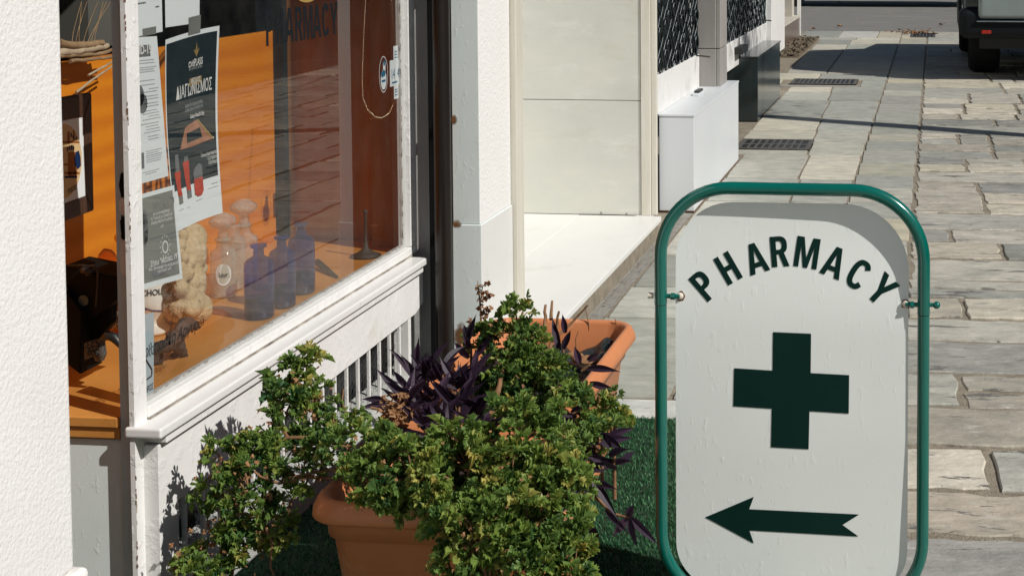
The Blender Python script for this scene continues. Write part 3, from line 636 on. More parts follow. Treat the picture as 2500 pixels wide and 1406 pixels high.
# white box and black box
t = thing('white_ledge_box', 'long white metal box standing against the shopfront wall', 'metal box', (-1.5, 8.48, 0))
m = MB(); m.box(-1.610, -1.402, 8.48, 10.43, .004, .560); m.build('box_body', M['white_box'], t, .003)
m = MB(); m.box(-1.612, -1.398, 8.475, 10.434, .5605, .574); m.build('box_lid', M['white_box'], t, .002)
m = MB(); m.box(-1.612, -1.3995, 8.477, 10.432, .0, .0035); m.build('base_shadow_gap', M['rust'], t)
t = thing('black_granite_box', 'polished black granite box against the wall behind the white one', 'stone box', (-1.6, 12.58, 0))
m = MB(); m.box(-1.95, -1.522, 12.583, 14.40, 0, .545); m.build('box_body', M['black_box'], t, .003)
m = MB(); m.box(-1.95, -1.519, 12.58, 14.45, .5455, .56); m.build('box_lid', M['black_box'], t, .002)
# little case lying on the white box
t = thing('lighter_case', 'small black and white plastic case lying on the white box', 'case', (-1.55, 9.55, .574))
m = MB(); m.box(-1.565, -1.520, 9.40, 9.60, .5745, .592); m.build('case_body', M['white_box'], t, .004)
m = MB(); m.box(-1.560, -1.525, 9.44, 9.60, .5925, .606); m.build('case_lid', M['black'], t, .003)
# fallen leaves on the paving
def dryleaf_geo(s_):
    pts = []; n = 9
    for k in range(n):
        a = 2*math.pi*k/n; r = s_*(1 if k % 2 else .6); pts.append(Vector((math.cos(a)*r, math.sin(a)*r*.7, s_*.5*abs(math.sin(a*1.3)))))
    return [Vector((0, 0, s_*.05))]+pts, [(0, 1+i, 1+(i+1) % n) for i in range(n)]
proto = None
pile = MB()
for i in range(60):
    P_ = at(random.gauss(2232, 22), random.gauss(80, 3.5), 2, .012); v_, f_ = dryleaf_geo(random.uniform(.02, .055)); mt = Matrix.Rotation(random.uniform(0, 6), 3, 'Z'); pile.geo([mt @ v+P_ for v in v_], f_)
stuff(tag(pile.build('dead_leaves', M['dry']), 'scatter of brown dead leaves over the small far drain cover', 'leaves'))
spots_ = [(2047, 6), (2050, 66), (1985, 72), (2165, 78), (2300, 62)]
LL = ['brown dry leaf lying alone near the top edge of the far road', 'brown dry leaf lying just beyond the far paving edge', 'brown dry leaf lying beside the white corner post', 'brown dry leaf lying left of the small far drain cover', 'brown dry leaf lying on the road close to the dark car']
for i, (px, py) in enumerate(spots_):
    P_ = at(px, py, 2, .004)
    if proto is None:
        b = MB(); v_, f_ = dryleaf_geo(.055); b.geo([v+P_ for v in v_], f_); o = b.build('fallen_leaf', M['dry']); 
        for v in o.data.vertices: v.co -= P_
        o.location = P_; proto = o
    else: o = proto.copy(); col.objects.link(o); o.location = P_; o.rotation_euler = (0, 0, random.uniform(0, 6)); q = random.uniform(.6, 1.5); o.scale = (q, q, q)
    tag(o, LL[i], 'leaf', 'fallen leaves on the far paving')

# ------------------------------------------------------------------ vehicles
def carbody(t, prof, x0, x1, mat, nm='body', bev=.06):
    b = MB(); b.prism([(x0, y, z) for y, z in prof], (x1-x0, 0, 0)); return b.build(nm, mat, t, bev, 4)
def wheel(t, x, y, r, wdt):
    b = MB(); prof = [(-wdt/2, r*.62), (-wdt/2, r*.84), (-wdt/2+.02, r*.94), (-wdt/2+.055, r*.99), (-wdt*.1, r), (wdt*.1, r), (wdt/2-.055, r*.99), (wdt/2-.02, r*.94), (wdt/2, r*.84), (wdt/2, r*.62)]
    vs = []; n = 40
    for (dx, rr) in prof:
        for k in range(n): a = 2*math.pi*k/n; vs.append((x+dx, y+rr*math.cos(a), r+rr*math.sin(a)))
    b.geo(vs, [(i*n+k, i*n+(k+1) % n, (i+1)*n+(k+1) % n, (i+1)*n+k) for i in range(len(prof)-1) for k in range(n)], True)
    o = b.build('wheel', M['rubber'], t)
    b = MB(); b.tube([(x-wdt*.38, y, r), (x+wdt*.38, y, r)], r*.63, 32); b.build('rim', M['steel'], o)
CAR = thing('parked_suv', 'dark green tall car parked at the right with red reflector in its bumper', 'car', (1.2, 18.2, 0))
carbody(CAR, [(16.24, .56), (16.20, .95), (16.28, 1.10), (16.42, 1.92), (17.0, 1.98), (19.2, 1.95), (19.9, 1.25), (20.9, 1.12), (21.0, .55), (20.4, .45), (16.9, .45)], .29, 2.12, M['car_paint'])
b = MB(); b.box(.255, 2.15, 16.08, 16.62, .47, .80); b.build('rear_bumper', M['car_plastic'], CAR, .09, 6)
b = MB(); b.prism([(.262, 16.6, .52), (.262, 17.0, .95), (.262, 17.5, 1.02), (.262, 18.0, .90), (.262, 18.1, .52)], (.09, 0, 0)); b.build('wheel_arch', M['car_plastic'], CAR, .02)
b = MB(); b.box(.44, 1.9, 16.045, 16.12, .655, .675); b.build('bumper_step', M['chrome'], CAR, .01)
b = MB(); b.box(.46, 1.90, 16.05, 16.20, .685, 1.12); b.build('tailgate', M['car_panel'], CAR, .05, 5)
b = MB(); b.box(.495, .60, 16.06, 16.085, .525, .565); b.build('reflector', M['reflector'], CAR, .008)
for x in (.30, 1.92):
    b = MB(); b.box(x, x+.16, 16.17, 16.25, 1.0, 1.3); b.build('tail_light', M['reflector'], CAR, .02)
b = MB(); b.prism([(.55, 16.27, 1.22), (1.85, 16.27, 1.22), (1.75, 16.38, 1.80), (.65, 16.38, 1.80)], (0, -.02, 0)); b.build('rear_window', M['car_glass'], CAR, .01)
b = MB(); b.prism([(.287, 16.7, 1.2), (.287, 19.6, 1.2), (.287, 19.2, 1.8), (.287, 16.7, 1.8)], (-.006, 0, 0)); b.build('side_window', M['car_glass'], CAR)
b = MB(); b.box(.5, 1.9, 16.9, 20.6, .30, .46); b.build('underbody', M['black'], CAR)
for x, y in ((.56, 17.30), (1.86, 17.30), (.50, 20.1), (1.90, 20.1)): wheel(CAR, x, y, .36, .36)
VAN = thing('dark_van', 'black van crossing the far end standing out of view above its shadow', 'van', (-.5, 32.8, 0))  # van placed out of view so its ground shadow forms the dark band
b = MB(); b.box(-3.9, 1.9, 31.9, 33.8, .30, 1.9); b.build('body', M['car_plastic'], VAN, .08, 4)
b = MB(); b.box(-2.35, .62, 31.85, 31.91, .27, .33); b.build('side_trim', M['car_plastic'], VAN, .01)
b = MB(); b.box(-2.0, .6, 31.87, 31.89, .9, 1.5); b.build('side_window', M['car_glass'], VAN)
for x in (-3.1, 1.1):
    b = MB(); b.tube([(x, 32.0, .35), (x, 32.25, .35)], .34, 28); wo_ = b.build('wheel', M['rubber'], VAN)
    b = MB(); b.tube([(x, 31.96, .35), (x, 31.99, .35)], .2, 20); b.build('rim', M['steel'], wo_)

# ------------------------------------------------------------------ across the street (seen in the window's reflection, casts the thin shadow)
OB = thing('opposite_house', 'shaded house across the street mirrored in the display window', 'building', (9.5, 20, 0))
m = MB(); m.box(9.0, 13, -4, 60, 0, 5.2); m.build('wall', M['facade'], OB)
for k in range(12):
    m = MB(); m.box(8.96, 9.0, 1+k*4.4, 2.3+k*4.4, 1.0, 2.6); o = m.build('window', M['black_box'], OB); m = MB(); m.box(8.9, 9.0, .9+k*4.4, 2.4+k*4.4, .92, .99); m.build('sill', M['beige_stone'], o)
LP = thing('street_tree', 'slim street tree whose thin shadow crosses the paving', 'tree', (4.0, 10.48, 0))
b = MB(); b.tube([(4.0, 10.48, -.02), (4.02, 10.49, 2.5), (3.97, 10.5, 5.0), (3.99, 10.5, 6.2)], [.15, .14, .12, .05], 12); b.build('trunk', M['twig'], LP)
cr = MB()
for i in range(900):
    p = Vector((random.gauss(0, .5), random.gauss(0, .45), random.gauss(0, .35)))+Vector((3.95, 10.5, 6.3)); a, bq = random.uniform(0, 6.28), random.uniform(-1, 1); s_ = random.uniform(.03, .07)
    u = Vector((math.cos(a), math.sin(a), bq*.5)).normalized(); v = u.cross(Vector((0, 0, 1))+Vector((random.uniform(-.5, .5),)*3)).normalized()
    cr.poly([p-u*s_, p+v*s_*.5, p+u*s_, p-v*s_*.5])
cr.build('crown', pm('tree_leaf', (.05, .10, .03), rough=.6), LP)

# grit and small debris in the joints
gr = MB()
for i in range(900):
    if random.random() < .5: x, y = random.gauss(-1.44, .03), random.uniform(5.2, 8.6)
    elif random.random() < .5: x, y = random.uniform(-1.3, 1.6), random.uniform(3.5, 22)
    else: x, y = random.choice([-.53, -.13, -.93])+random.gauss(0, .012), random.uniform(4.9, 22)
    if x < -1.455: x = -1.45
    s_ = random.uniform(.002, .007); a = random.uniform(0, 6.28)
    gr.poly([(x+s_*math.cos(a+k*1.57)*random.uniform(.6, 1.3), y+s_*math.sin(a+k*1.57)*random.uniform(.6, 1.3), .005+random.uniform(0, .003)) for k in range(4)])
stuff(tag(gr.build('grit', pm('grit', (.16, .12, .08), (.30, .26, .20), .9, 60)), 'grit and small dry debris scattered over the paving', 'grit'))
# ------------------------------------------------------------------ pharmacy pavement sign
SY = 3.41
def sg(px, py, Y=SY): return at(px, py, 1, Y)
SG = thing('pavement_sign', 'white pharmacy pavement sign with green cross in a green tube frame', 'sign', (-.335, SY, 0))
xl, xr, zt, zb, rr_ = -.6450, -.0240, 1.0445, .052, .165
def ringpts(xl, xr, zb, zt, r, Y, n=14, rt=None):
    pts = []; rt = rt or r
    for cx, cz, a0, q in ((xr-rt, zt-rt, 0, rt), (xl+rt, zt-rt, 90, rt), (xl+r, zb+r, 180, r), (xr-r, zb+r, 270, r)):
        for k in range(n+1): a = R(a0+90*k/n); pts.append(Vector((cx+q*math.cos(a), Y, cz+q*math.sin(a))))
    return pts
zj_l, zj_r = sg(1600, 741).z, sg(2262, 767).z
# upper hoop slips over the lower hoop: two tubes with a visible joint
full = ringpts(xl, xr, zb, zt, rr_, SY)
up_ = [Vector((xr, SY, zj_r))] + full[:30] + [Vector((xl, SY, zj_l))]
lo_ = [Vector((xl, SY, zj_l-.002))] + full[30:] + [Vector((xr, SY, zj_r-.002))]
m = MB(); m.tube(up_, .0150, 20); m.build('frame_hoop', M['green_paint'], SG)
m = MB(); m.tube(lo_, .0143, 20); m.build('lower_frame', M['green_paint'], SG)
for x in (xl+.05, xr-.05):
    m = MB(); m.tube([(x, SY-.16, .018), (x, SY+.16, .018)], .018, 12); m.build('foot', M['green_paint'], SG)
BYL, BYR = SY, SY
def by(x, z=.5):
    t = min(1, max(0, (z-.70)/.30)); t = t*t*(3-2*t); r_ = (x-xl)/(xr-xl); b_ = min(1, max(0, (.45-z)/.4))
    return SY+.003+.013*t+.012*t*r_**2+.010*b_*r_
bl, br = sg(1649, 900, BYL).x, sg(2217, 900, BYR).x; bt, bb = sg(1900, 500, SY).z, sg(1900, 1445, SY).z
pts = []
for cx, cz, a0, q in ((br-.155, bt-.155, 0, .155), (bl+.135, bt-.135, 90, .135), (bl+.11, bb+.11, 180, .11), (br-.11, bb+.11, 270, .11)):
    for k in range(13): a = R(a0+90*k/12); pts.append((cx+q*math.cos(a), cz+q*math.sin(a)))
B_ = MB(); fpts = [(x, by(x, z), z) for x, z in pts]
zs_ = sorted(set([round(z, 5) for x, z in pts])); 
def span(z):
    xs_ = []
    for i in range(len(pts)):
        (xa, za), (xb, zb_) = pts[i], pts[(i+1) % len(pts)]
        if abs(zb_-za) < 1e-9: continue
        if min(za, zb_)-1e-7 <= z <= max(za, zb_)+1e-7: xs_.append(xa+(xb-xa)*min(1, max(0, (z-za)/(zb_-za))))
    return min(xs_), max(xs_)
full_z = []
for a, b in zip(zs_, zs_[1:]):
    k_ = max(1, int((b-a)/.03)); full_z += [a+(b-a)*q/k_ for q in range(k_)]
full_z.append(zs_[-1]); NXB = 16; vs = []
for z in full_z:
    a, b = span(z); vs += [(a+(b-a)*i/NXB, by(a+(b-a)*i/NXB, z), z) for i in range(NXB+1)]
gf = [(j*(NXB+1)+i, j*(NXB+1)+i+1, (j+1)*(NXB+1)+i+1, (j+1)*(NXB+1)+i) for j in range(len(full_z)-1) for i in range(NXB)]
B_.geo(vs, gf, True); B_.geo([(x, y+.004, z) for x, y, z in vs], [f[::-1] for f in gf], True)
for i in range(len(fpts)):
    a, b = fpts[i], fpts[(i+1) % len(fpts)]; B_.poly([a, b, (b[0], b[1]+.004, b[2]), (a[0], a[1]+.004, a[2])])
BD = B_.build('board', M['board'], SG)
PPM = (sg(2000, 900).x-sg(1900, 900).x)/100
def sf(px, py):
    P_ = at(px, py, 1, SY); return (P_.x, by(P_.x, P_.z)-.0012, P_.z)
def mfn(cx, cy, rot):   # local metres about a photo point on the board
    c = sf(cx, cy)
    def f(a, b):
        x = c[0]+a*math.cos(rot)-b*math.sin(rot); z = c[2]+a*math.sin(rot)+b*math.cos(rot); return (x, by(x, z)-.0012, z)
    return f
for ch, x, y, ang in (('P', 1718, 698, 44.5), ('H', 1776, 657, 31.2), ('A', 1844, 633, 17.9), ('R', 1902, 617, 5.5), ('M', 1969, 620, -8), ('A', 2036, 643, -20.5), ('C', 2095, 672, -33.4), ('Y', 2153, 709, -46)):
    ang = {'P': 42, 'H': 31, 'A': ang, 'R': 5, 'M': -8, 'C': -31, 'Y': -43}.get(ch, ang)
    gw, loops = BOLD[ch]; vs, fs = fill2d(loops)
    x0, x1 = min(v[0] for v in vs), max(v[0] for v in vs); y0, y1 = min(v[1] for v in vs), max(v[1] for v in vs)
    f = mfn(x, y, R(ang)); L_ = MB(); k = .0715/(y1-y0); kx = .0715*.92
    L_.geo([f((a-(x0+x1)/2)*kx, (b-(y0+y1)/2)*k) for a, b in vs], fs); L_.build('letter', M['sign_green'], BD)
L_ = MB(); L_.poly([sf(*p) for p in [(1887, 811), (1980, 815), (1979, 911), (2073, 916), (2072, 1010), (1976, 1004), (1974, 1097), (1882, 1092), (1884, 998), (1790, 992), (1792, 899), (1886, 905)]]); L_.build('green_cross', M['sign_green'], BD)
z2 = lambda a, b: sf(1560+a/2.5757, 860+b/2.5757)
L_ = MB(); L_.poly([z2(*p) for p in [(415, 1038), (721, 910), (692, 988), (1384, 1023), (1279, 1089), (1380, 1163), (693, 1122), (721, 1204)]]); L_.build('arrow', M['sign_green'], BD)
for (px, py, s_) in ((1660, 723, -1), (2211, 743, 1)):
    P_ = sg(px, py); X_ = xl if s_ < 0 else xr; yb_ = by(P_.x, P_.z)
    m = MB(); m.blob((P_.x, yb_-.004, P_.z), (.0085, .006, .0085), seg=14); bt_ = m.build('bolt', M['bolt'], SG)
    m = MB(); m.tube([(X_, SY, P_.z), (X_*.5+P_.x*.5, SY-.002, P_.z), (P_.x, yb_-.006, P_.z)], .0055, 10); m.tube([((X_*.45+P_.x*.55), SY-.003, P_.z), ((X_*.25+P_.x*.75), SY-.004, P_.z)], .0080, 10); m.build('bracket', M['green_paint'], bt_)
    m = MB()
    if s_ < 0: m.tube([(X_-.030, SY, P_.z), (X_-.018, SY, P_.z)], .008, 6); m.build('nut', M['bolt'], bt_)
    else: m.blob((X_+.030, SY, P_.z), .009, seg=12); m.tube([(X_, SY, P_.z), (X_+.028, SY, P_.z)], .005, 8); m.build('cap', M['green_paint'], bt_)
    m = MB(); m.prism([(P_.x+.011*math.cos(a)*random.uniform(.8, 1.2)+.001, yb_-.0008, P_.z-.002+.012*math.sin(a)*random.uniform(.8, 1.2)) for a in [6.283*k/14 for k in range(14)]], (0, .0006, 0)); m.build('rust_mark', M['rust'], bt_)

# ------------------------------------------------------------------ planters
def planter(label, x0, x1, y0, y1, h, taper=.045, soilz=.30, lip=.05, cr=.085):
    t = thing('terracotta_planter', label, 'planter', ((x0+x1)/2, (y0+y1)/2, 0), 'terracotta planters')
    def rr(a0, a1, b0, b1, c, z, n=6):
        out = []
        for cx, cy, s0 in ((a1-c, b1-c, 0), (a0+c, b1-c, 90), (a0+c, b0+c, 180), (a1-c, b0+c, 270)):
            for k in range(n+1): a = R(s0+90*k/n); out.append(Vector((cx+c*math.cos(a), cy+c*math.sin(a), z)))
        return out
    def shell(levels, cap_b=False, cap_t=False):
        mb = MB(); rings = [rr(x0+i, x1-i, y0+i, y1-i, max(.012, cr-i*.5), z) for i, z in levels]; n = len(rings[0])
        mb.geo([p for r_ in rings for p in r_], [(i*n+k, i*n+(k+1) % n, (i+1)*n+(k+1) % n, (i+1)*n+k) for i in range(len(rings)-1) for k in range(n)], True)
        if cap_b: mb.geo(rings[0], [tuple(range(n))[::-1]])
        return mb
    b = shell([(.03+taper+.012, .004), (.03+taper, .02), (.03+taper*.25, h-lip-.05), (.030+taper*.2, h-lip-.046), (.026+taper*.1, h-lip-.044), (.026, h-lip+.003)], True).build('pot_body', M['terracotta'], t)
    b = shell([(.024, h-lip), (.004, h-lip+.001), (0, h-lip+.006), (.002, h-lip*.55), (.012, h-.006), (.018, h-.001), (.024, h), (.030, h-.003), (.034, h-.012), (.046, soilz-.03)]).build('rim', M['terracotta'], t)
    s_ = MB(); nx, ny = 26, 30
    vs = [Vector((x0+.05+(x1-x0-.10)*i/nx, y0+.05+(y1-y0-.10)*j/ny, soilz+random.uniform(-.006, .008))) for j in range(ny+1) for i in range(nx+1)]
    s_.geo(vs, [(j*(nx+1)+i, j*(nx+1)+i+1, (j+1)*(nx+1)+i+1, (j+1)*(nx+1)+i) for j in range(ny) for i in range(nx)], True); s_.build('soil', M['soil'], t)
    return t
P1 = planter('long terracotta planter behind the bushy one, open corner showing wet black liner', -1.44, -.94, 3.568, 4.62, .40)
P2 = planter('terracotta planter nearest the camera under the spreading geranium', -1.395, -.80, 3.075, 3.565, .385)
# wet liner sheet and dry bits in the far planter
l = MB(); n = 26
vs = []
for j in range(n+1):
    for i in range(n+1):
        x = -1.22+.215*i/n; y = 4.16+.38*j/n; z = .305+.018*math.sin(x*38+y*9)+.012*math.sin(y*47-x*20)+.006*math.sin(x*90)+.02*(j/n)
        vs.append(Vector((x, y, z)))
l.geo(vs, [(j*(n+1)+i, j*(n+1)+i+1, (j+1)*(n+1)+i+1, (j+1)*(n+1)+i) for j in range(n) for i in range(n)], True)
o = l.build('planter_liner', M['liner']); tag(o, 'wet wrinkled black plastic sheet lying in the far planter', 'plastic sheet')
b = MB(); b.blob((-1.06, 4.36, .338), (.045, .028, .012), seg=12, jit=.25); b.blob((-1.10, 4.39, .345), (.03, .018, .009), seg=10, jit=.3); o = b.build('dry_leaf', M['dry'], remesh=.004); tag(o, 'pale brown dry leaf curled on the black sheet', 'leaf')
for (px, py, h_, ll) in ((1407, 845, .05, 'short dry stalk left of the pale leaf on the black sheet'), (1436, 835, .11, 'tallest thin dry stalk in the open corner of the far planter'), (1418, 828, .06, 'thin dry stalk between the short and the tallest one'), (1508, 838, .08, 'dry stalk against the right end wall of the far planter')):
    P_ = at(px, py, 2, .33); b = MB(); b.tube([P_-Vector((0, 0, .03)), P_+Vector((random.uniform(-.006, .006), 0, h_*.5)), P_+Vector((random.uniform(-.012, .012), 0, h_))], [.0022, .002, .0012], 5)
    o = b.build('dry_stalk', M['dry']); tag(o, ll, 'stalk', 'dry stalks in the far planter')

# ------------------------------------------------------------------ plants
def leaf_template(lobes=5, notch=.45, fold=.25, curl=.2, sub=4):
    """palmate lobed leaf with toothed lobes, petiole at origin, pointing along +Y, unit radius"""
    pts = []; spread = R(250)
    nseg = lobes*6
    out = []
    for i in range(nseg+1):
        u = i/nseg; a = -spread/2+spread*u+R(90)
        ph = (u*lobes) % 1.0; lob = math.sin(math.pi*ph)**.5 if 0 < ph < 1 else 0
        env = .72+.28*math.sin(math.pi*u); tooth = 1-.16*abs(math.cos(ph*math.pi*3))
        r = env*(notch+(1-notch)*lob)*tooth
        out.append((r*math.cos(a), r*math.sin(a)))
    vs = [Vector((0, 0, 0))]; cen = (0, .12)
    for k, (x, y) in enumerate(out):
        z = fold*math.cos(k*1.9)*.35*math.hypot(x, y)-curl*(x*x+y*y)+fold*abs(x)*.5
        vs.append(Vector((x, y+.12, z)))
    fs = [(0, i, i+1) for i in range(1, len(out))]
    return vs, fs
TPL = [leaf_template(5, .26, .8, .15), leaf_template(5, .22, 1.1, .45), leaf_template(5, .3, 1.0, -.3), leaf_template(3, .25, 1.0, .5), leaf_template(5, .28, .7, -.4)]
class Foliage:
    def __init__(s): s.v = []; s.f = []; s.r = []
    def leaf(s, p, d, size, rnd, roll=None):
        """leaf at p, blade spreading along d (outward), face normal tilted up"""
        vs, fs = random.choice(TPL); d = d.normalized(); up = Vector((random.uniform(-.6, .6), random.uniform(-.7, .3), 1)); n = (up-d*up.dot(d))
        if n.length < .05: n = d.orthogonal()
        n.normalize(); x = d.cross(n); b = len(s.v)
        for v in vs: s.v.append(p+(x*v.x+d*v.y+n*v.z)*size)
        s.f += [tuple(b+i for i in f) for f in fs]; s.r += [min(1, max(0, rnd+random.uniform(-.05, .05)))]*len(vs)
    def rosette(s, c, ax, rad, n, size, tone):
        ax = ax.normalized(); o1 = ax.orthogonal().normalized(); o2 = ax.cross(o1)
        for k in range(n):
            a = random.uniform(0, 6.283); e = random.random()**.7; d = (o1*math.cos(a)+o2*math.sin(a))*e+ax*(1.15-e)
            p = c+d*rad*random.uniform(.25, .85)
            s.leaf(p, d+Vector((0, 0, -.15))+Vector((random.uniform(-.3, .3),)*3), size*random.uniform(.6, 1.25), tone+random.gauss(0, .13)+(.5 if random.random() < .05 else 0))
    def build(s, name, mat, parent):
        o0 = org(parent); me = bpy.data.meshes.new(name); me.from_pydata([v-o0 for v in s.v], [], s.f); me.materials.append(mat)
        a = me.attributes.new('rnd', 'FLOAT', 'POINT'); a.data.foreach_set('value', s.r)
        o = bpy.data.objects.new(name, me); col.objects.link(o); o.parent = parent; ORG[o.name] = o0; return o
def bush(label, loc, blobs, stems, extra_dry=60, lsize=.0195, dens=1.0, name='geranium'):
    t = thing(name, label, 'plant', loc, 'geranium plants in the planters'); F_ = Foliage(); twg = MB(); dry = MB(); base = Vector(loc)
    for (px, py, Y, rx, rz, tone) in blobs:
        c = at(px, py, 1, Y); ry = (rx+rz)/2*.8; nros = int(dens*(rx*rz)*2900)+3
        for i in range(nros):
            while True:
                d = Vector((random.uniform(-1, 1), random.uniform(-1, 1), random.uniform(-1, 1)))
                if .3 < d.length < 1: break
            q = random.uniform(.55, 1.05); dd = d.normalized(); p = c+Vector((dd.x*rx, dd.y*ry, dd.z*rz))*q
            if p.x < -1.775: p.x = -1.775+random.uniform(0, .02)
            ax = Vector((dd.x, dd.y-.35, dd.z+.45))
            F_.rosette(p, ax, .032*random.uniform(.8, 1.3), random.randint(7, 12), lsize*random.uniform(.8, 1.2), tone+random.gauss(0, .12))
            if random.random() < .45: twg.tube([c+(p-c)*.2+Vector((0, 0, -.03)), c+(p-c)*.65, p], [.003, .0022, .0014], 5, caps=False)
        for i in range(int(extra_dry*rx*rz*32)):
            d = Vector((random.gauss(0, .5), random.uniform(-1, .1), random.gauss(0, .5))); p = c+Vector((d.x*rx, d.y*ry, d.z*rz))
            v_, f_ = dryleaf_geo(random.uniform(.005, .012)); mt = Matrix.Rotation(random.uniform(0, 6), 3, Vector((random.random(), random.random(), random.random())).normalized()); dry.geo([mt @ v+p for v in v_], f_)
    for st_ in stems:
        pts = [at(*q[:2], 1, q[2]) for q in st_[1]]; pp = []
        for a, b in zip(pts, pts[1:]):
            for k in range(3): pp.append(a.lerp(b, k/3)+Vector((random.uniform(-1, 1),)*3)*.0025)
        pp.append(pts[-1]); r_ = st_[0]; stm = MB(); stm.tube(pp, [r_*(1-.5*i/len(pp)) for i in range(len(pp))], 8); stm.build('stem', M['stem'], t)
    F_.build('foliage', M['leaf'], t)
    if twg.v: stuff(twg.build('twigs', M['stem'], t))
    if dry.v: stuff(dry.build('dry_leaves', M['dry'], t))
    return t
C_ = bush('upright geranium growing tall in the far planter beside purple leaves', (-1.25, 4.0, .3),
     [(1265, 790, 4.0, .045, .05, .42), (1225, 840, 4.0, .07, .06, .40), (1290, 860, 3.95, .075, .07, .35), (1240, 905, 3.9, .07, .06, .35), (1345, 900, 3.9, .07, .05, .38), (1300, 955, 3.85, .075, .055, .30), (1390, 955, 3.8, .055, .045, .42), (1170, 830, 4.05, .03, .035, .4), (1180, 935, 3.9, .03, .04, .35), (1265, 960, 3.9, .1, .06, .2)],
     [(.010, [(1205, 1030, 3.75), (1215, 960, 3.8), (1228, 905, 3.85)]), (.006, [(1245, 1010, 3.8), (1235, 950, 3.85), (1238, 910, 3.9)]), (.007, [(1340, 960, 4.1), (1330, 790, 4.15), (1332, 745, 4.2)]), (.0055, [(1345, 780, 4.15), (1348, 735, 4.2)]), (.006, [(1335, 880, 4.1), (1358, 800, 4.2), (1365, 760, 4.2)]), (.0045, [(1350, 830, 4.15), (1392, 792, 4.2), (1435, 745, 4.2)]), (.004, [(1268, 760, 4.1), (1272, 735, 4.1)])], 40)
FB = bush('wide bushy geranium spilling over the near planter beside the sign', (-1.1, 3.25, .38),
     [(870, 1095, 3.16, .065, .05, .40), (960, 1130, 3.12, .08, .055, .42), (1050, 1130, 3.1, .09, .06, .48), (1150, 1115, 3.08, .09, .065, .52), (1260, 1090, 3.06, .10, .08, .50), (1360, 1090, 3.08, .08, .08, .42), (1010, 1160, 3.03, .10, .075, .48), (1130, 1180, 3.0, .11, .085, .50), (1250, 1190, 2.98, .11, .085, .50), (1370, 1180, 3.0, .085, .08, .45), (1440, 1000, 3.35, .06, .045, .45), (1495, 1035, 3.35, .038, .04, .55), (1450, 1070, 3.25, .05, .05, .45),
      (1120, 1270, 2.95, .075, .06, .42), (1110, 1370, 2.92, .045, .06, .50), (1180, 1300, 2.9, .10, .07, .48), (1290, 1290, 2.9, .09, .08, .45), (1370, 1300, 2.92, .06, .085, .45), (1200, 1380, 2.88, .10, .06, .40), (1320, 1390, 2.88, .09, .07, .45), (1400, 1390, 2.9, .05, .07, .45), (985, 1195, 3.04, .05, .03, .25), (895, 1150, 3.08, .055, .045, .42), (940, 1195, 3.0, .055, .03, .40), (1030, 1230, 2.98, .05, .04, .42)],
     [(.006, [(860, 1160, 3.2), (930, 1190, 3.2), (990, 1190, 3.2)]), (.005, [(1275, 1340, 2.86), (1262, 1380, 2.85), (1258, 1400, 2.85)])], 55)
LB = bush('straggly geranium branch reaching left along the white front wall', (-1.45, 3.35, .35),
     [(745, 900, 3.45, .035, .04, .50), (720, 940, 3.4, .055, .045, .42), (775, 960, 3.4, .04, .035, .42), (690, 985, 3.35, .045, .035, .38), (640, 1030, 3.3, .045, .03, .38), (760, 1010, 3.35, .05, .035, .35), (830, 1050, 3.3, .045, .03, .42), 
      (560, 1130, 3.25, .06, .04, .46), (610, 1165, 3.22, .075, .05, .36), (540, 1195, 3.22, .05, .05, .38), (640, 1225, 3.2, .06, .05, .34), (570, 1265, 3.2, .07, .05, .38), (660, 1290, 3.18, .045, .035, .42), (530, 1330, 3.18, .06, .045, .42), (600, 1330, 3.18, .045, .03, .45), (480, 1385, 3.15, .06, .045, .40), (560, 1400, 3.15, .05, .03, .36), (680, 1110, 3.28, .06, .035, .45), (790, 1100, 3.25, .05, .035, .45), (740, 1150, 3.22, .055, .03, .4), (610, 1085, 3.28, .05, .025, .42), (700, 1240, 3.2, .03, .04, .4)],
     [(.007, [(850, 1090, 3.25), (800, 1072, 3.28), (745, 1090, 3.3), (715, 1110, 3.3)]), (.0058, [(850, 1060, 3.3), (780, 1068, 3.3), (705, 1066, 3.3), (640, 1100, 3.28), (560, 1110, 3.28)]), (.007, [(720, 1100, 3.3), (700, 1065, 3.32), (680, 1010, 3.35), (700, 960, 3.38), (740, 900, 3.45)]), (.0055, [(920, 1190, 3.2), (830, 1165, 3.22), (740, 1165, 3.22), (680, 1180, 3.2), (620, 1150, 3.2)]), (.0042, [(870, 1140, 3.22), (790, 1150, 3.22), (690, 1170, 3.2)]), (.0035, [(648, 1290, 3.15), (668, 1320, 3.14), (660, 1370, 3.13), (668, 1404, 3.13)]), (.003, [(850, 1030, 3.4), (835, 980, 3.42), (838, 950, 3.43)])], 220, dens=.5)
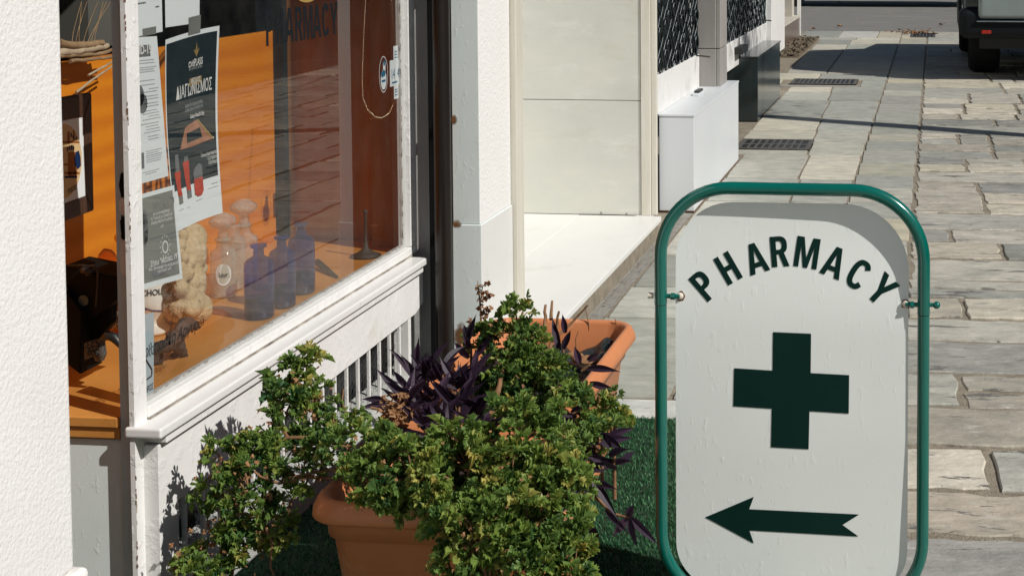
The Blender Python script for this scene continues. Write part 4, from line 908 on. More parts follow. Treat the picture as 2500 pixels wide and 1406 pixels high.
# tall dry flower stem
t = thing('dried_flower', 'tall dried brown flower stem rising in front of the pillar', 'dried flower', at(1180, 830, 1, 4.3))
m = MB(); m.tube([at(1185, 850, 1, 4.3), at(1175, 790, 1, 4.3), at(1172, 740, 1, 4.3), at(1166, 665+20, 1, 4.3)], [.004, .0035, .003, .001], 6)
m.tube([at(1172, 745, 1, 4.3), at(1178, 700, 1, 4.3), at(1190, 690, 1, 4.3)], .0015, 5); m.tube([at(1176, 770, 1, 4.3), at(1192, 760, 1, 4.3), at(1192, 752, 1, 4.3)], .0012, 5); m.build('stem', M['stem'], t)
m = MB()
for (px, py) in [(1182, 692), (1190, 690), (1188, 697), (1166, 703), (1172, 700), (1172, 712), (1180, 712), (1176, 722), (1186, 718), (1196, 720), (1192, 726), (1186, 730), (1172, 735), (1178, 745), (1170, 752), (1182, 755), (1192, 756), (1176, 765), (1186, 770), (1178, 780), (1168, 790), (1150, 785), (1153, 800), (1190, 757)]:
    for k in range(3):
        p = at(px+random.uniform(-4, 4), py+random.uniform(-4, 4), 1, 4.3+random.uniform(-.01, .01)); v_, f_ = dryleaf_geo(random.uniform(.008, .014)); mt = Matrix.Rotation(random.uniform(0, 6), 3, Vector((random.random(), random.random(), random.random())).normalized()); m.geo([mt @ v+p for v in v_], f_)
m.build('petals', M['dry'], t)
t = thing('dried_flower', 'crumpled brown dead flower cluster beside the purple leaves', 'dried flower', at(960, 1010, 1, 3.6))
m = MB()
for k in range(90):
    p = at(random.gauss(965, 18), random.gauss(1012, 22), 1, 3.55+random.uniform(-.03, .03)); v_, f_ = dryleaf_geo(random.uniform(.008, .018)); mt = Matrix.Rotation(random.uniform(0, 6), 3, Vector((random.random(), random.random(), random.random())).normalized()); m.geo([mt @ v+p for v in v_], f_)
m.build('petals', M['dry'], t)
m = MB(); m.tube([at(905, 995, 1, 3.6), at(930, 1000, 1, 3.6), at(958, 1030, 1, 3.6), at(962, 1075, 1, 3.6)], .004, 6); m.build('stem', M['stem'], t)

def spear(F_, p, d, L, wd, bend, rnd):
    """long pointed folded leaf"""
    d = d.normalized(); side = d.cross(Vector((random.uniform(-.4, .4), -1, random.uniform(-.2, .5)))).normalized(); n = side.cross(d); b = len(F_.v); K = 8
    for i in range(K+1):
        u = i/K; wv = wd*(math.sin(math.pi*min(1, u*.92+.10))**.75)*(1-u**3); c = p+d*L*u+Vector((0, 0, -1))*bend*L*u*u
        F_.v += [c-side*wv+n*wv*.65, c, c+side*wv+n*wv*.65]; F_.r += [rnd, rnd-.15, rnd]
    for i in range(K):
        a = b+i*3; F_.f += [(a, a+1, a+4, a+3), (a+1, a+2, a+5, a+4)]
def purple(label, loc, tufts, trails):
    t = thing('purple_spiderwort', label, 'plant', loc, 'purple leaved plants'); F_ = Foliage(); s_ = MB()
    for (px, py, Y, n, L, up) in tufts:
        c = at(px, py, 1, Y)
        for k in range(n):
            a = random.uniform(0, 6.283); d = Vector((math.cos(a)*.6, math.sin(a)*.45, up*random.uniform(.4, 1.3))); spear(F_, c+Vector((random.uniform(-.012, .012), random.uniform(-.012, .012), random.uniform(-.03, .02))), d, L*random.uniform(.6, 1.15), .0095*random.uniform(.8, 1.3), random.uniform(0, .35), random.random()*.8)
        s_ = MB(); s_.tube([c+Vector((0, 0, -.10)), c], [.005, .004], 6); s_.build('stem', M['stem'], t)
    for tr in trails:
        pts = [at(*q, 1, tr[0]) for q in tr[1]]; s_ = MB(); s_.tube(pts, [.004]*len(pts), 6); s_.build('stem', M['stem'], t)
        for (px, py, dx, dz, L) in tr[2]: spear(F_, at(px, py, 1, tr[0]), Vector((dx, -.2, dz)), L, .0105, .15, random.random())
    F_.build('foliage', M['purple'], t)
purple('clump of purple spear leaves at the left of the far planter near the pipe', (-1.3, 3.85, .33),
     [(1020, 900, 3.95, 5, .16, 1.6), (1000, 960, 3.85, 8, .12, .8), (1040, 930, 3.9, 9, .12, 1.0), (1080, 910, 3.9, 7, .10, .9), (1110, 930, 3.85, 8, .10, .8), (1060, 975, 3.8, 10, .11, .8), (1120, 985, 3.75, 9, .11, .9), (1150, 930, 3.85, 7, .11, 1.0), (1020, 1010, 3.7, 9, .11, .7), (1075, 1030, 3.7, 10, .10, .7), (1150, 850, 4.0, 5, .10, .9), (1160, 1000, 3.7, 7, .10, .8), (980, 1040, 3.65, 6, .09, .6), (1100, 1050, 3.55, 9, .11, .6), (1040, 1050, 3.5, 8, .10, .5), (1180, 1040, 3.5, 7, .10, .5), (1000, 985, 3.7, 7, .11, .9)],
     [(3.7, [(1000, 1010), (960, 985), (940, 975)], [(945, 978, -1, .25, .07), (960, 985, -.8, .05, .09), (1000, 960, -.8, .6, .08)])])
purple('purple spear leaves trailing right over the grass beside the sign', (-.95, 3.3, .33),
     [(1375, 830, 4.1, 3, .11, 1.8), (1385, 960, 3.8, 5, .08, .5), (1400, 1020, 3.5, 6, .09, .3), (1390, 1090, 3.3, 9, .09, .1), (1440, 1110, 3.25, 9, .085, .2), (1500, 1110, 3.2, 8, .075, .4), (1430, 1160, 3.2, 8, .09, -.2), (1470, 1075, 3.25, 6, .08, .3)],
     [(3.2, [(1420, 1150), (1440, 1200), (1500, 1255), (1540, 1262)], [(1440, 1160, .8, -.9, .11), (1450, 1170, 1, -.15, .06), (1480, 1240, .8, -.6, .07), (1535, 1262, .3, .9, .045), (1540, 1262, .9, -.6, .085), (1538, 1264, .35, -1, .06), (1530, 1262, -.7, -.8, .05)]),
      (3.22, [(1400, 1170), (1425, 1240), (1445, 1290)], [(1430, 1250, .2, -1, .06), (1445, 1290, .5, -.4, .03)]), (3.85, [(1420, 905), (1440, 890)], [(1435, 900, 1, .15, .10), (1440, 935, 1, -.02, .08), (1415, 885, -.2, 1, .06), (1435, 880, .8, .7, .05)]), (3.4, [(1400, 1010), (1420, 1000)], [(1400, 1000, 1, .6, .05), (1410, 1005, 1, -.25, .08)])])
# ------------------------------------------------------------------ things on the display shelf
SZ = .5175
def on(px, py): return at(px, py, 2, SZ)
def bottle(c, r, h, lab):
    t = thing('blue_bottle', lab, 'bottle', c, 'blue glass bottles on the shelf')
    m = MB(); m.lathe([(0, .001), (r*.9, .001), (r, .008), (r, h*.3), (r, h*.66), (r*.985, h*.71), (r*.92, h*.755), (r*.76, h*.795), (r*.52, h*.82), (r*.36, h*.84), (r*.35, h*.95), (r*.54, h*.955), (r*.56, h*.99), (r*.42, h), (r*.26, h)], c, 40); m.build('glass_body', M['blue_glass'], t)
    m = MB(); m.lathe([(0, .004), (r*.93, .004), (r*.95, .01), (r*.95, h*.28), (0, h*.28)], c, 32); m.build('liquid', M['blue_liquid'], t)
bottle(on(634, 775)+Vector((0, 0, 0)), .0425, .218, 'front blue glass bottle with a flared lip')
bottle(on(690, 748), .0395, .216, 'middle blue glass bottle of the three on the shelf')
bottle(on(737, 715), .041, .222, 'rear blue glass bottle nearest the dark post')
def jar(c, r, h, lab, stopper=True, label=None, mat='clear_glass', flute=0):
    t = thing('apothecary_jar', lab, 'jar', c, 'apothecary jars on the shelf')
    m = MB(); m.lathe([(0, .001), (r*.92, .001), (r, .008), (r, h*.72), (r*.94, h*.78), (r*.6, h*.83), (r*.5, h*.85), (r*.48, h*.95), (r*.62, h*.97), (r*.6, h), (r*.42, h)], c, 36, flute, 16); m.build('glass_body', M[mat], t)
    if stopper:
        m = MB(); m.lathe([(r*.40, h*.93), (r*.42, h+.004), (r*.36, h+.012), (r*.34, h+.03), (r*.9, h+.042), (r*1.02, h+.052), (r*.98, h+.062), (r*.55, h+.074), (r*.3, h+.079), (0, h+.080)], c, 28, .03, 8); m.build('stopper', M[mat], t)
    if label:
        m = MB(); rr = r+.0012
        def f(a, b): q = -1.12+a/rr; return c+Vector((math.cos(q)*rr, math.sin(q)*rr, h*.42+b))
        n = 24; m.poly([f(.024*math.cos(6.283*k/n), .034*math.sin(6.283*k/n)) for k in range(n)]); l_ = m.build('label', M['ink_white'], t)
        m = MB(); rr = r+.002; put_text(m, label, f, 0, -.006, .019, .0003, .8); m.build('label_text', M['ink_black'], l_)
    return t
jar(on(612, 690)+Vector((-.02, 0, 0)), .042, .190, 'clear glass jar with tall flat stopper behind the others')
jar(on(572, 705), .036, .205, 'clear narrow glass jar in front of the tall stoppered one', False)
jar(on(532, 722)+Vector((.02, 0, 0)), .040, .18, 'clear glass jar with white oval paper label', True, 'Laur')
jar(Vector((-2.29, 3.99, SZ)), .052, .20, 'white topped glass jar half hidden behind the corner post', True, None, 'amber_glass', .03)
# white ceramic jar with blue band
c = Vector((-2.19, 3.90, SZ)); t = thing('ceramic_jar', 'white ceramic jar with blue line beside the grey notice', 'jar', c)
m = MB(); m.lathe([(0, .001), (.045, .001), (.052, .012), (.036, .03), (.034, .045), (.055, .065), (.058, .10), (.055, .17), (.045, .19), (.05, .20), (.04, .21), (0, .215)], c, 36); m.build('jar_body', M['ceramic'], t)
def cyl(r, zc, q0):
    return lambda a, b: c+Vector((math.cos(q0+a/r)*r, math.sin(q0+a/r)*r, zc+b))
m = MB(); f = cyl(.0592, .12, -1.05); put_text(m, 'CHOL', f, 0, 0, .024, .0004, .8)
ring_ = [(-.04, -.022), (-.035, -.030), (-.015, -.034), (.0, -.040), (.02, -.044), (.035, -.048)]
m.build('jar_lettering', M['ink_black'], t)
m = MB(); f = cyl(.0590, .12, -1.05)
for a, b in zip(ring_, ring_[1:]): m.poly([f(a[0], a[1]), f(b[0], b[1]), f(b[0], b[1]-.004), f(a[0], a[1]-.004)])
m.build('blue_line', M['ink_navy'], t)
# carved stone bust
c = Vector((-2.10, 4.06, SZ)); S_ = MB()
def bs(px, py, X_, r): p = at(px, py, 0, X_); S_.blob(p, r, seg=14, jit=.05)
# mass given in photo points on planes behind the glass
for (px, py, X_, r) in [(430, 745, -2.15, (.07, .06, .055)), (420, 700, -2.15, (.06, .06, .07)), (455, 690, -2.12, (.055, .055, .075)), (450, 745, -2.10, (.06, .06, .05)), (480, 755, -2.08, (.045, .05, .045)), (460, 620, -2.12, (.05, .055, .075)), (470, 585, -2.12, (.04, .045, .05)), (400, 750, -2.18, (.04, .05, .05))]: bs(px, py, X_, r)
rs = random.getstate(); random.seed(5)
for (px, py, X_, r) in [(478, 575, -2.085, .014), (486, 590, -2.08, .013), (470, 600, -2.075, .015), (488, 608, -2.075, .013), (480, 622, -2.07, .016), (492, 638, -2.07, .015), (500, 655, -2.07, .016), (485, 652, -2.06, .017), (470, 640, -2.06, .017), (492, 675, -2.06, .016), (478, 690, -2.05, .018), (465, 668, -2.05, .018), (498, 695, -2.06, .014), (488, 715, -2.05, .017), (470, 722, -2.04, .019), (450, 705, -2.05, .02), (440, 680, -2.06, .016), (448, 655, -2.06, .014), (455, 630, -2.06, .015), (500, 745, -2.05, .020), (495, 765, -2.04, .022), (475, 755, -2.03, .022), (510, 762, -2.05, .016), (452, 575, -2.08, .016), (446, 600, -2.08, .016), (440, 625, -2.08, .016), (466, 560, -2.085, .012)]:
    bs(px-8, py, X_-.035, (r*1.15, r*1.3, r*1.15))
random.setstate(rs)
o = S_.build('stone_bust', M['plaster'], remesh=.0042); tag(o, 'weathered beige carved stone sculpture standing on the shelf', 'sculpture')
# clay dog
D_ = MB(); dx = -1.985
def db(px, py, r, X_=dx): D_.blob(at(px, py, 0, X_), r, seg=12, jit=.04)
for k in range(10): u = k/9; db(372+66*u, 852-16*u, (.014, .014, .017+.003*u))
for (px, py, r) in [(425, 825, .022), (440, 812, .021), (447, 800, .022), (455, 792, .021), (463, 790, .017), (472, 792, .013), (478, 797, .009), (444, 788, .012), (436, 846, .019), (445, 858, .014), (440, 792, .010), (436, 802, .012)]: db(px, py, r)
for (a, b, q) in (((446, 858), (456, 880), .010), ((456, 881), (471, 884), .0085)):
    for k in range(5): u = k/4; db(a[0]+(b[0]-a[0])*u, a[1]+(b[1]-a[1])*u, q)
for k in range(5): db(425+k*3, 868+k*3.5, .011, dx-.03)
for k in range(6): db(378, 865+k*3.5, .012); db(388, 862+k*4, .012, dx-.03)
o = D_.build('dog_figurine', M['bronze'], remesh=.0032); tag(o, 'dark clay dog figurine on the shelf behind the painted name', 'figurine')
# grey pestle hook
m = MB(); m.tube([on(775, 655)+Vector((0, 0, .02)), on(795, 665)+Vector((0, 0, .012)), on(824, 680)+Vector((0, 0, .004))], [.012, .010, .004], 10); o = m.build('pestle', M['iron']); tag(o, 'small dark pestle lying on the shelf past the bottles', 'pestle')
c = Vector((-1.965, 4.90, SZ)); t = thing('brass_lamp', 'slender brass stand with a round foot near the far pane', 'stand', c)
m = MB(); m.lathe([(0, .001), (.05, .001), (.052, .006), (.030, .014), (.010, .03), (.005, .06), (.005, .15), (.009, .16), (0, .165)], c, 28); m.build('stand_body', M['bronze'], t)
# antique black scale at the side opening
c = Vector((-2.14, 3.42, SZ)); t = thing('antique_scale', 'black antique apothecary scale with wire handle at the side opening', 'scale', c)
def sidep(px, py, Y): return at(px, py, 1, Y)
m = MB(); Yb = 3.42
P4 = [sidep(150, 880, Yb), sidep(196, 915, Yb), sidep(200, 760, Yb), sidep(150, 700, Yb)]; m.prism(P4, (0, .10, 0))
P4 = [sidep(150, 650, Yb+.02), sidep(292, 678, Yb+.02), sidep(292, 725, Yb+.02), sidep(262, 752, Yb+.02), sidep(225, 775, Yb+.02), sidep(150, 800, Yb+.02)]; m.prism(P4, (0, .12, 0))
P4 = [sidep(200, 770, Yb+.04), sidep(272, 745, Yb+.04), sidep(270, 790, Yb+.04), sidep(240, 830, Yb+.04), sidep(200, 850, Yb+.04)]; m.prism(P4, (0, .03, 0))
m.build('scale_body', M['black_matte'], t, .004)
m = MB(); m.tube([sidep(150, 648, Yb), sidep(200, 647, Yb), sidep(232, 652, Yb), sidep(239, 660, Yb), sidep(238, 700, Yb), sidep(234, 750, Yb)], .0022, 8); m.build('wire_handle', M['iron'], t)
m = MB(); p = sidep(216, 661, Yb+.01); m.lathe([(0, -.012), (.008, -.012), (.009, -.004), (.018, -.003), (.019, .006), (.014, .011), (0, .012)], p, 20); m.build('knob', M['iron'], t)
for (px, py) in ((205, 733), (172, 735)):
    m = MB(); p = sidep(px, py, Yb+.018); m.tube([p, p+Vector((0, -.004, 0))], .0135, 24); m.build('dial', pm('dial', (.06, .10, .11), rough=.3), t)
m = MB(); m.prism([sidep(206, 838, 3.40), sidep(244, 828, 3.40), sidep(250, 868, 3.40), sidep(244, 884, 3.40), sidep(232, 882, 3.40), sidep(228, 868, 3.40), sidep(206, 880, 3.40)], (0, .02, 0))
for i in range(26): m.blob(sidep(random.uniform(208, 244), random.uniform(836, 868), 3.398), random.uniform(.002, .005), seg=6, jit=.2)
m.build('cast_foot', M['silver_iron'], t)
m = MB(); m.tube([sidep(246, 828, 3.36), sidep(262, 818, 3.36), sidep(280, 824, 3.36), sidep(296, 845, 3.36)], [.004, .012, .012, .007], 10); m.build('lever', M['black'], t)
# glass beads cluster
m = MB()
for i in range(26): m.blob(sidep(random.uniform(272, 292), random.uniform(765, 800), 3.55), random.uniform(.003, .007), seg=8)
o = m.build('glass_ornament', M['clear_glass']); tag(o, 'small sparkling glass ornament behind the corner post', 'ornament')
# framed picture
t = thing('framed_picture', 'dark brown framed picture leaning before the orange panel', 'picture', (-2.3, 3.5, 1.05))
XP = -2.16
fp = lambda px, py, d=0: at(px, py, 0, XP)+Vector((d, 0, 0))
m = MB()
outer = [(118, 246), (224, 227), (230, 514), (118, 556)]; inner = [(118, 303), (205, 286), (211, 478), (118, 512)]
for i in range(4):
    j = (i+1) % 4
    m.prism([fp(*outer[i]), fp(*outer[j]), fp(*inner[j]), fp(*inner[i])], (-.02, 0, 0))
m.build('frame', M['frame_wood'], t, .003)
m = MB(); m.poly([fp(*p, -.003) for p in inner]); pc = m.build('print', M['paper'], t)
cxp, cyp = 156, 395
m = MB(); m.poly([fp(cxp+46*math.cos(a), cyp+92*math.sin(a)-(46*math.cos(a))*.12, -.0024) for a in [6.283*k/40 for k in range(40)]]); pg = m.build('oval_scene', M['ink_cream'], pc)
m = MB()
for (x0, y0, x1, y1) in [(166, 322, 172, 352), (180, 318, 184, 345), (150, 345, 196, 350), (168, 372, 190, 432), (150, 400, 168, 404), (160, 420, 196, 426)]: m.poly([fp(x, y, -.0018) for x, y in ((x0, y0), (x1, y0), (x1, y1), (x0, y1))])
m.build('shelf_drawing', M['ink_brown'], pg)
m = MB()
for (x0, y0, w_, h_) in [(174, 325, 3, 10), (179, 330, 3, 9), (186, 334, 3, 8), (170, 357, 3, 9), (175, 355, 3, 11), (180, 358, 3, 8), (165, 360, 3, 10), (160, 430, 30, 5)]: m.poly([fp(x, y, -.0016) for x, y in ((x0, y0), (x0+w_, y0), (x0+w_, y0+h_), (x0, y0+h_))])
m.build('bottle_drawing', M['ink_navy'], pg)
m = MB(); m.poly([fp(x, y, -.0014) for x, y in ((186, 372), (194, 368), (198, 385), (199, 405), (192, 414), (184, 404), (183, 388))]); m.build('blue_figure', M['ink_navy'], pg)
m = MB(); put_text(m, 'macist', lambda a, b: fp(178, 462, -.0016)+Vector((0, a, b+a*.16)), 0, -.006, .026, 0, .6); m.build('print_text', M['ink_black'], pc)
# dried branches above the panel
t = thing('dried_branches', 'bundle of dried branches laid along the top of the orange panel', 'branches', (-2.35, 3.5, 1.3))
def tw(pts, r, mt='twig'):
    m = MB(); q = [at(p[0], p[1], 0, p[2] if len(p) > 2 else -2.33) for p in pts]; pp = []
    for a, b in zip(q, q[1:]):
        for k in range(4): pp.append(a.lerp(b, k/4)+Vector((random.uniform(-1, 1), random.uniform(-1, 1), random.uniform(-1, 1)))*r*.25)
    pp.append(q[-1]); m.tube(pp, [r*random.uniform(.85, 1.1)*(1-.3*i/len(pp)) for i in range(len(pp))], 8); m.build('branch', M[mt], t)
tw([(140, 128), (190, 125), (232, 120), (262, 112)], .011, 'twig_pale'); tw([(140, 138), (200, 135), (240, 132), (275, 122)], .007); tw([(140, 105), (200, 112), (250, 105)], .012)
tw([(186, 226), (220, 200), (275, 162)], .004, 'twig_pale'); tw([(216, 184), (250, 165), (278, 150)], .0035, 'twig_pale'); tw([(170, 150), (230, 145), (275, 140)], .006)
for k in range(7):
    a_ = random.uniform(-1, 1); tw([(175+k*9, 108), (178+k*10+8*a_, 80), (185+k*11+16*a_, 48), (196+k*12+30*a_, 5)], .0011)
# bead chain of the blind
t = thing('blind_chain', 'brass bead chain hanging in a long loop by the far stile', 'chain', (-1.90, 4.8, 1.2))
pts = [(893, -10), (889, 60), (886, 130), (884, 200), (886, 240), (897, 268), (915, 286), (932, 289), (950, 277), (962, 252), (966, 210), (965, 150), (961, 70), (955, -10)]
P3 = [at(x, y, 0, -1.885) for x, y in pts]; m = MB(); k = 0
for a, b in zip(P3, P3[1:]):
    n = max(1, int((b-a).length/.0088))
    for i in range(n): m.blob(a.lerp(b, i/n), .0030, seg=6)
m.build('beads', M['bead'], t)
# ------------------------------------------------------------------ papers taped inside the glass
def sheet(name, label, cat, corners, X_, mat, bulge=None, margin=None, n=10, grp=None):
    c4_ = [at(x, y, 0, X_) for x, y in corners]   # TL TR BR BL
    W_ = ((c4_[1]-c4_[0]).length+(c4_[2]-c4_[3]).length)/2; H_ = ((c4_[3]-c4_[0]).length+(c4_[2]-c4_[1]).length)/2
    def base(u, v, d=0):
        p = (c4_[3].lerp(c4_[2], u)).lerp(c4_[0].lerp(c4_[1], u), v); q = bulge(u, v) if bulge else (0, 0, 0); return p+Vector((q[0]+d, q[1], q[2]))
    m = MB(); m.geo([base(i/n, j/n) for j in range(n+1) for i in range(n+1)], [(j*(n+1)+i, j*(n+1)+i+1, (j+1)*(n+1)+i+1, (j+1)*(n+1)+i) for j in range(n) for i in range(n)], True)
    o = m.build(name, mat); tag(o, label, cat, grp)
    f = lambda a, b, d=.0006: base(a/W_, b/H_, d)
    return o, f, W_, H_
def lines(o, f, W_, H_, rows, mat='ink_light', th=.0022, nm='print_lines'):
    m = MB()
    for (y, a, b) in rows:
        x = a
        while x < b:
            x2 = min(b, x+random.uniform(.03, .09)); rect2(m, f, x*W_, (x2-.012)*W_, y*H_-th/2, y*H_+th/2, 1); x = x2
    m.build(nm, M[mat], o)
GX = -1.8615
o, f, W_, H_ = sheet('notice', 'white printed notice taped at the top left of the glass', 'notice', [(326, -120), (392, -125), (397, 78), (331, 91)], GX, M['paper'])
lines(o, f, W_, H_, [(.44, .1, .95), (.38, .08, .4), (.31, .05, .1), (.31, .75, .9)], 'ink', .004)
m = MB(); rect2(m, f, .25*W_, .75*W_, -.002, .016, 1); m.build('tape', M['greypaper'], o)
o, f, W_, H_ = sheet('notice', 'blank white sheet hanging above the black poster', 'notice', [(401, -100), (488, -105), (487, 56), (404, 68)], GX, M['paper'])
o, f, W_, H_ = sheet('notice', 'long white health notice with a dark heading left of the black poster', 'notice', [(333, 92), (383, 89), (411, 430), (341, 450)], GX, M['paper'])
m = MB(); rect2(m, f, 0.0, .62*W_, .865*H_, .945*H_, 2); hb = m.build('heading_box', M['ink'], o)
m = MB(); put_text(m, 'VID-19', lambda a, b: f(a, b, .0012), .30*W_, .885*H_, .030, .0008, .95); m.build('heading_text', M['ink_white'], hb)
lines(o, f, W_, H_, [(y, random.uniform(.02, .5) if y < .7 else .02, random.uniform(.75, .92)) for y in [.84, .82, .79, .775, .76, .70, .67, .64, .62, .59, .57, .54, .52, .49, .47, .45, .43, .40, .38, .36, .34, .31, .29]], 'ink_light')
lines(o, f, W_, H_, [(y, .25, random.uniform(.7, .9)) for y in [.21, .195, .18, .165, .15, .135]]+[(.07, .1, .7), (.055, .2, .6)], 'ink_light')
m = MB(); rect2(m, f, .02*W_, .17*W_, .10*H_, .21*H_, 1); m.build('icon_block', M['ink'], o)
m = MB(); ell2(m, f, .06*W_, .60*H_, .022, .026, 14); ell2(m, f, .18*W_, .545*H_, .022, .024, 14)
for k in range(60): ell2(m, f, random.gauss(.12, .09)*W_ if True else 0, random.gauss(.57, .03)*H_, .0012, .0016, 5)
m.build('virus_drawing', M['ink'], o)
o, f, W_, H_ = sheet('poster', 'black beauty contest poster with red lipsticks taped inside the glass', 'poster', [(404, 98), (536, 64), (544, 520), (430, 567)], GX-.002, M['paper'],
    lambda u, v: (0-.010*math.sin(v*3.14), -.012*math.sin(v*math.pi)*(1-u)*0-.02*math.exp(-((v-.93)/.10)**2)*(1-u)*0, .004*math.sin(u*3)), n=16)
m = MB(); rect2(m, f, .015*W_, .955*W_, .205*H_, .975*H_, 10); bk = m.build('dark_print', M['darkprint'], o)
f2 = lambda a, b: f(a, b, .0012); f3 = lambda a, b: f(a, b, .0018)
m = MB(); put_text(m, 'ΔΙΑΓΩΝΙΣΜΟΣ', f2, .53*W_, .668*H_, .044, .0006, .58); put_text(m, 'ανöPLASIS', f2, .55*W_, .815*H_, .026, .0004, .58); put_text(m, 'Galaxy Note20 Ultra', f2, .58*W_, .545*H_, .0145, .0002, .58)
put_text(m, '1 Samsung Galaxy Note20 Ultra', f2, .97*W_-.002, .325*H_, .0125, .0001, .55, 'RIGHT'); put_text(m, '3 Σετ Προϊόντων', f2, .97*W_-.002, .30*H_, .0125, .0001, .55, 'RIGHT'); put_text(m, '5 Είδη Μακιγιάζ', f2, .97*W_-.002, .275*H_, .0125, .0001, .55, 'RIGHT')
rect2(m, f2, .80*W_, .90*W_, .405*H_, .415*H_, 1); m.build('poster_text', M['ink_white'], bk)
m = MB(); put_text(m, 'SKIN | AESTHETIC | NATURAL', f2, .55*W_, .798*H_, .0095, 0, .52); put_text(m, 'σκάρτα ότι ο τυχερή ένα Νο.2', f2, .52*W_, .61*H_, .0125, 0, .5); put_text(m, 'και πάρε μέρος για να κερδίσεις ένα', f2, .52*W_, .588*H_, .0115, 0, .45); m.build('small_text', M['ink_light'], bk)
m = MB(); rect2(m, f2, .43*W_, .67*W_, .715*H_, .755*H_, 2); tg = m.build('gold_tag', M['ink_gold'], bk)
m = MB(); put_text(m, 'ΜΕΓΑΛΟΣ', f3, .55*W_, .727*H_, .018, .0003, .55); m.build('tag_text', M['ink_white'], tg)
m = MB(); poly2(m, f2, [(.56*W_, .86*H_), (.50*W_, .905*H_), (.54*W_, .895*H_), (.56*W_, .94*H_), (.58*W_, .895*H_), (.62*W_, .905*H_)]); m.build('leaf_emblem', M['ink_gold'], bk)
m = MB(); poly2(m, f2, [(.22*W_, .405*H_), (.34*W_, .51*H_), (.56*W_, .53*H_), (.88*W_, .41*H_), (.86*W_, .395*H_)]); ph = m.build('phone_drawing', M['ink_rose'], bk)
m = MB(); poly2(m, f3, [(.36*W_, .425*H_), (.36*W_, .475*H_), (.62*W_, .485*H_), (.66*W_, .43*H_)]); poly2(m, f3, [(.24*W_, .40*H_), (.86*W_, .405*H_), (.86*W_, .398*H_), (.24*W_, .392*H_)]); m.build('phone_screen', M['darkprint'], ph)
m = MB(); poly2(m, f3, [(.56*W_, .53*H_), (.59*W_, .53*H_), (.89*W_, .41*H_), (.86*W_, .408*H_)]); m.build('phone_edge', M['gold'], ph)
for (x0, x1, yb_, yc_, yt_) in ((.09, .19, .13, .30, .39), (.26, .37, .14, .335, .36)):
    m = MB(); poly2(m, f3, [((x0+.03)*W_, yb_*H_+.02), ((x1)*W_, yb_*H_+.02), ((x1-.015)*W_, (yb_+yc_)/2*H_), ((x1)*W_, yc_*H_), (x0*W_-.003, yc_*H_), ((x0+.01)*W_, (yb_+yc_)/2*H_)]); l1 = m.build('lipstick_tube', M['ink_red'], o)
    m = MB(); poly2(m, f3, [((x0+.01)*W_, yc_*H_), ((x1-.01)*W_, yc_*H_), ((x1-.02)*W_, yt_*H_), ((x0+.02)*W_, yt_*H_)]); m.build('lipstick_cap', M['ink'], l1)
    m = MB(); poly2(m, f3, [((x0+.03)*W_, yb_*H_), ((x1)*W_, yb_*H_), ((x1)*W_, yb_*H_+.02), ((x0+.03)*W_, yb_*H_+.02)]); m.build('lipstick_base', M['greypaper'], l1)
m = MB(); poly2(m, f3, [(.44*W_, .145*H_), (.50*W_, .13*H_), (.57*W_, .13*H_), (.62*W_, .15*H_), (.62*W_, .225*H_), (.44*W_, .225*H_)]); l1 = m.build('jar_drawing', M['ink_red'], o)
m = MB(); poly2(m, f3, [(.44*W_, .225*H_), (.62*W_, .225*H_), (.62*W_, .285*H_), (.57*W_, .30*H_), (.48*W_, .285*H_), (.44*W_, .26*H_)]); m.build('jar_lid_drawing', M['ink'], l1)
lines(o, f2, W_, H_, [(.17, .8, .95), (.15, .72, .95), (.10, .1, .2), (.095, .26, .34), (.11, .45, .6)], 'ink_light', .002)
m = MB(); g5 = lambda a, b: f(a, b, .0016); rect2(m, g5, .40*W_, .62*W_, .985*H_, .985*H_+.045, 1); m.build('tape', M['greypaper'], o)
o, f, W_, H_ = sheet('notice', 'grey mask notice with pale lettering below the long white notice', 'notice', [(343, 475), (425, 452), (446, 680), (346, 708)], GX, M['paper'])
m = MB(); rect2(m, f, 0, .93*W_, .06*H_, .955*H_, 4); gk = m.build('grey_print', M['greypaper'], o)
f2 = lambda a, b: f(a, b, .0012)
m = MB(); put_text(m, 'ΜΑΣΚΑ 19', f2, .64*W_, .80*H_, .026, .0003, .85); rect2(m, f2, .22*W_, .93*W_, .50*H_, .515*H_, 1); poly2(m, f2, [(.22*W_, .16*H_), (.26*W_, .24*H_), (.88*W_, .29*H_), (.88*W_, .20*H_), (.8*W_, .13*H_), (.3*W_, .08*H_)]); m.build('dark_lettering', M['ink'], gk)
m = MB(); [ell2(m, f2, .06*W_, (.52+.03*k)*H_, .02, .02, 10) for k in range(9)]; m.build('mask_drawing', M['ink'], gk)
m = MB(); f3 = lambda a, b: f(a, b, .0018)
put_text(m, 'Ζήτω "Μάσκα 19"', f3, .56*W_, .225*H_, .019, .0003, .8, rot=.03); ell2(m, f3, .60*W_, .385*H_, .014, .016, 20, .004)
for k in range(12): a = 6.283*k/12; put_text(m, '*', f3, .60*W_+.022*math.cos(a), .385*H_-.006+.026*math.sin(a), .016, 0, 1)
for y, t_ in ((.745, 'για να συνεχίσουμε'), (.70, 'τη ζωή μας με ασφάλεια'), (.655, 'φοράμε πάντα τη μάσκα'), (.60, 'μας'), (.175, 'Μία προσφορά του φαρμακείου'), (.135, 'για όλους μας')): put_text(m, t_, f3, .55*W_, y*H_, .0105, .0001, .85)
m.build('pale_lettering', M['ink_white'], gk)
o, f, W_, H_ = sheet('leaflet', 'pale blue leaflet standing in the lower left corner of the glass', 'leaflet', [(347, 768), (376, 762), (375, 968), (350, 985)], GX, M['bluepaper'])
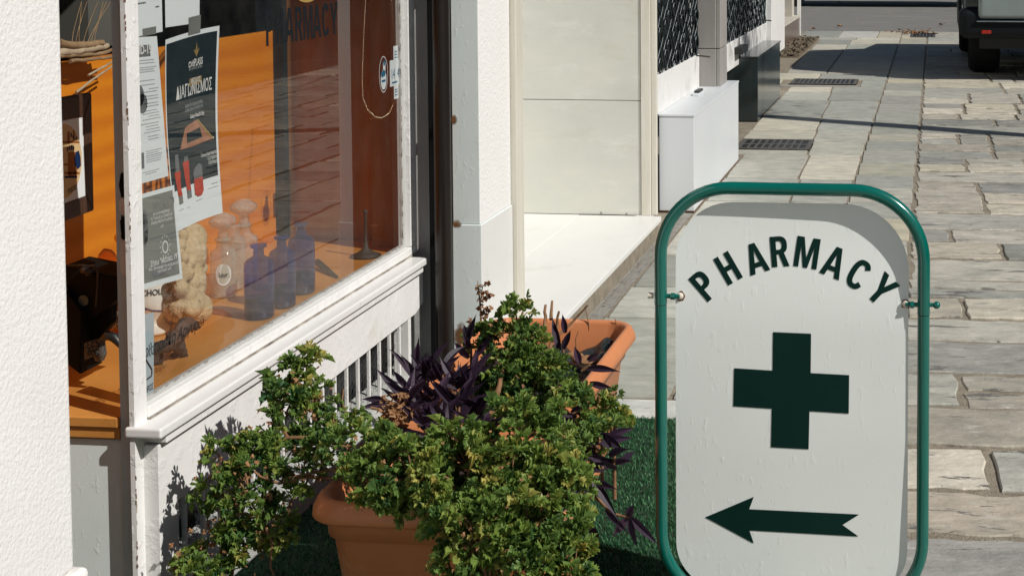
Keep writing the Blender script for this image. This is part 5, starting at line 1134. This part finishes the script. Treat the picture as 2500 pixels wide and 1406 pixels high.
m = MB(); put_text(m, 'ΔΩΡΟΣ', f, .45*W_, .10*H_, .020, .0003, .7); poly2(m, f, [(.0, .55*H_), (.05*W_, .52*H_), (.75*W_, .33*H_), (.75*W_, .27*H_), (.0, .25*H_), (0, .235*H_), (.78*W_, .25*H_), (.86*W_, .28*H_), (.86*W_, .34*H_), (.1*W_, .54*H_)]); m.build('leaflet_print', M['ink_black'], o)
# stickers
m = MB(); fx = lambda a, b: (GX+.003, a, b); cy_, cz_ = 4.928, 1.158
poly2(m, fx, [(cy_-.022, cz_+.092), (cy_+.022, cz_+.092), (cy_+.022, cz_+.045), (cy_+.058, cz_+.045), (cy_+.058, cz_-.045), (cy_+.022, cz_-.045), (cy_+.022, cz_-.092), (cy_-.022, cz_-.092), (cy_-.022, cz_-.045), (cy_-.058, cz_-.045), (cy_-.058, cz_+.045), (cy_-.022, cz_+.045)])
o = m.build('sticker', M['paper']); tag(o, 'white cross shaped sticker with blue numbers on the far edge of the glass', 'sticker')
m = MB(); fx = lambda a, b: (GX+.0036, a, b); put_text(m, '14', fx, cy_-.030, cz_-.020, .050, 0, .75); put_text(m, '44', fx, cy_+.030, cz_-.020, .050, 0, .75)
rect2(m, fx, cy_-.04, cy_+.01, cz_-.036, cz_-.030, 1)
for z in (.07, .06, .05, -.062, -.07, -.08): rect2(m, fx, cy_-.013, cy_+.012, cz_+z, cz_+z+.004, 1)
m.build('numbers', M['ink_blue'], o)
m = MB(); fx = lambda a, b: (GX+.003, a, b); cy_, cz_ = 4.812, 1.162
ell2(m, fx, cy_, cz_, .040, .062, 32, .003); ell2(m, fx, cy_, cz_-.018, .026, .034, 20); rect2(m, fx, cy_-.004, cy_+.018, cz_, cz_+.040, 1); o = m.build('sticker', M['paper']); tag(o, 'small oval badge sticker beside the bead chain', 'sticker')
m = MB(); fx = lambda a, b: (GX+.0036, a, b); poly2(m, fx, [(cy_-.028, cz_+.006), (cy_-.01, cz_+.012), (cy_+.018, cz_+.008), (cy_+.012, cz_-.006), (cy_-.016, cz_-.010)]); ell2(m, fx, cy_+.006, cz_+.038, .008, .010, 12); rect2(m, fx, cy_-.018, cy_+.016, cz_-.026, cz_-.018, 1); m.build('badge_print', M['ink_blue'], o)
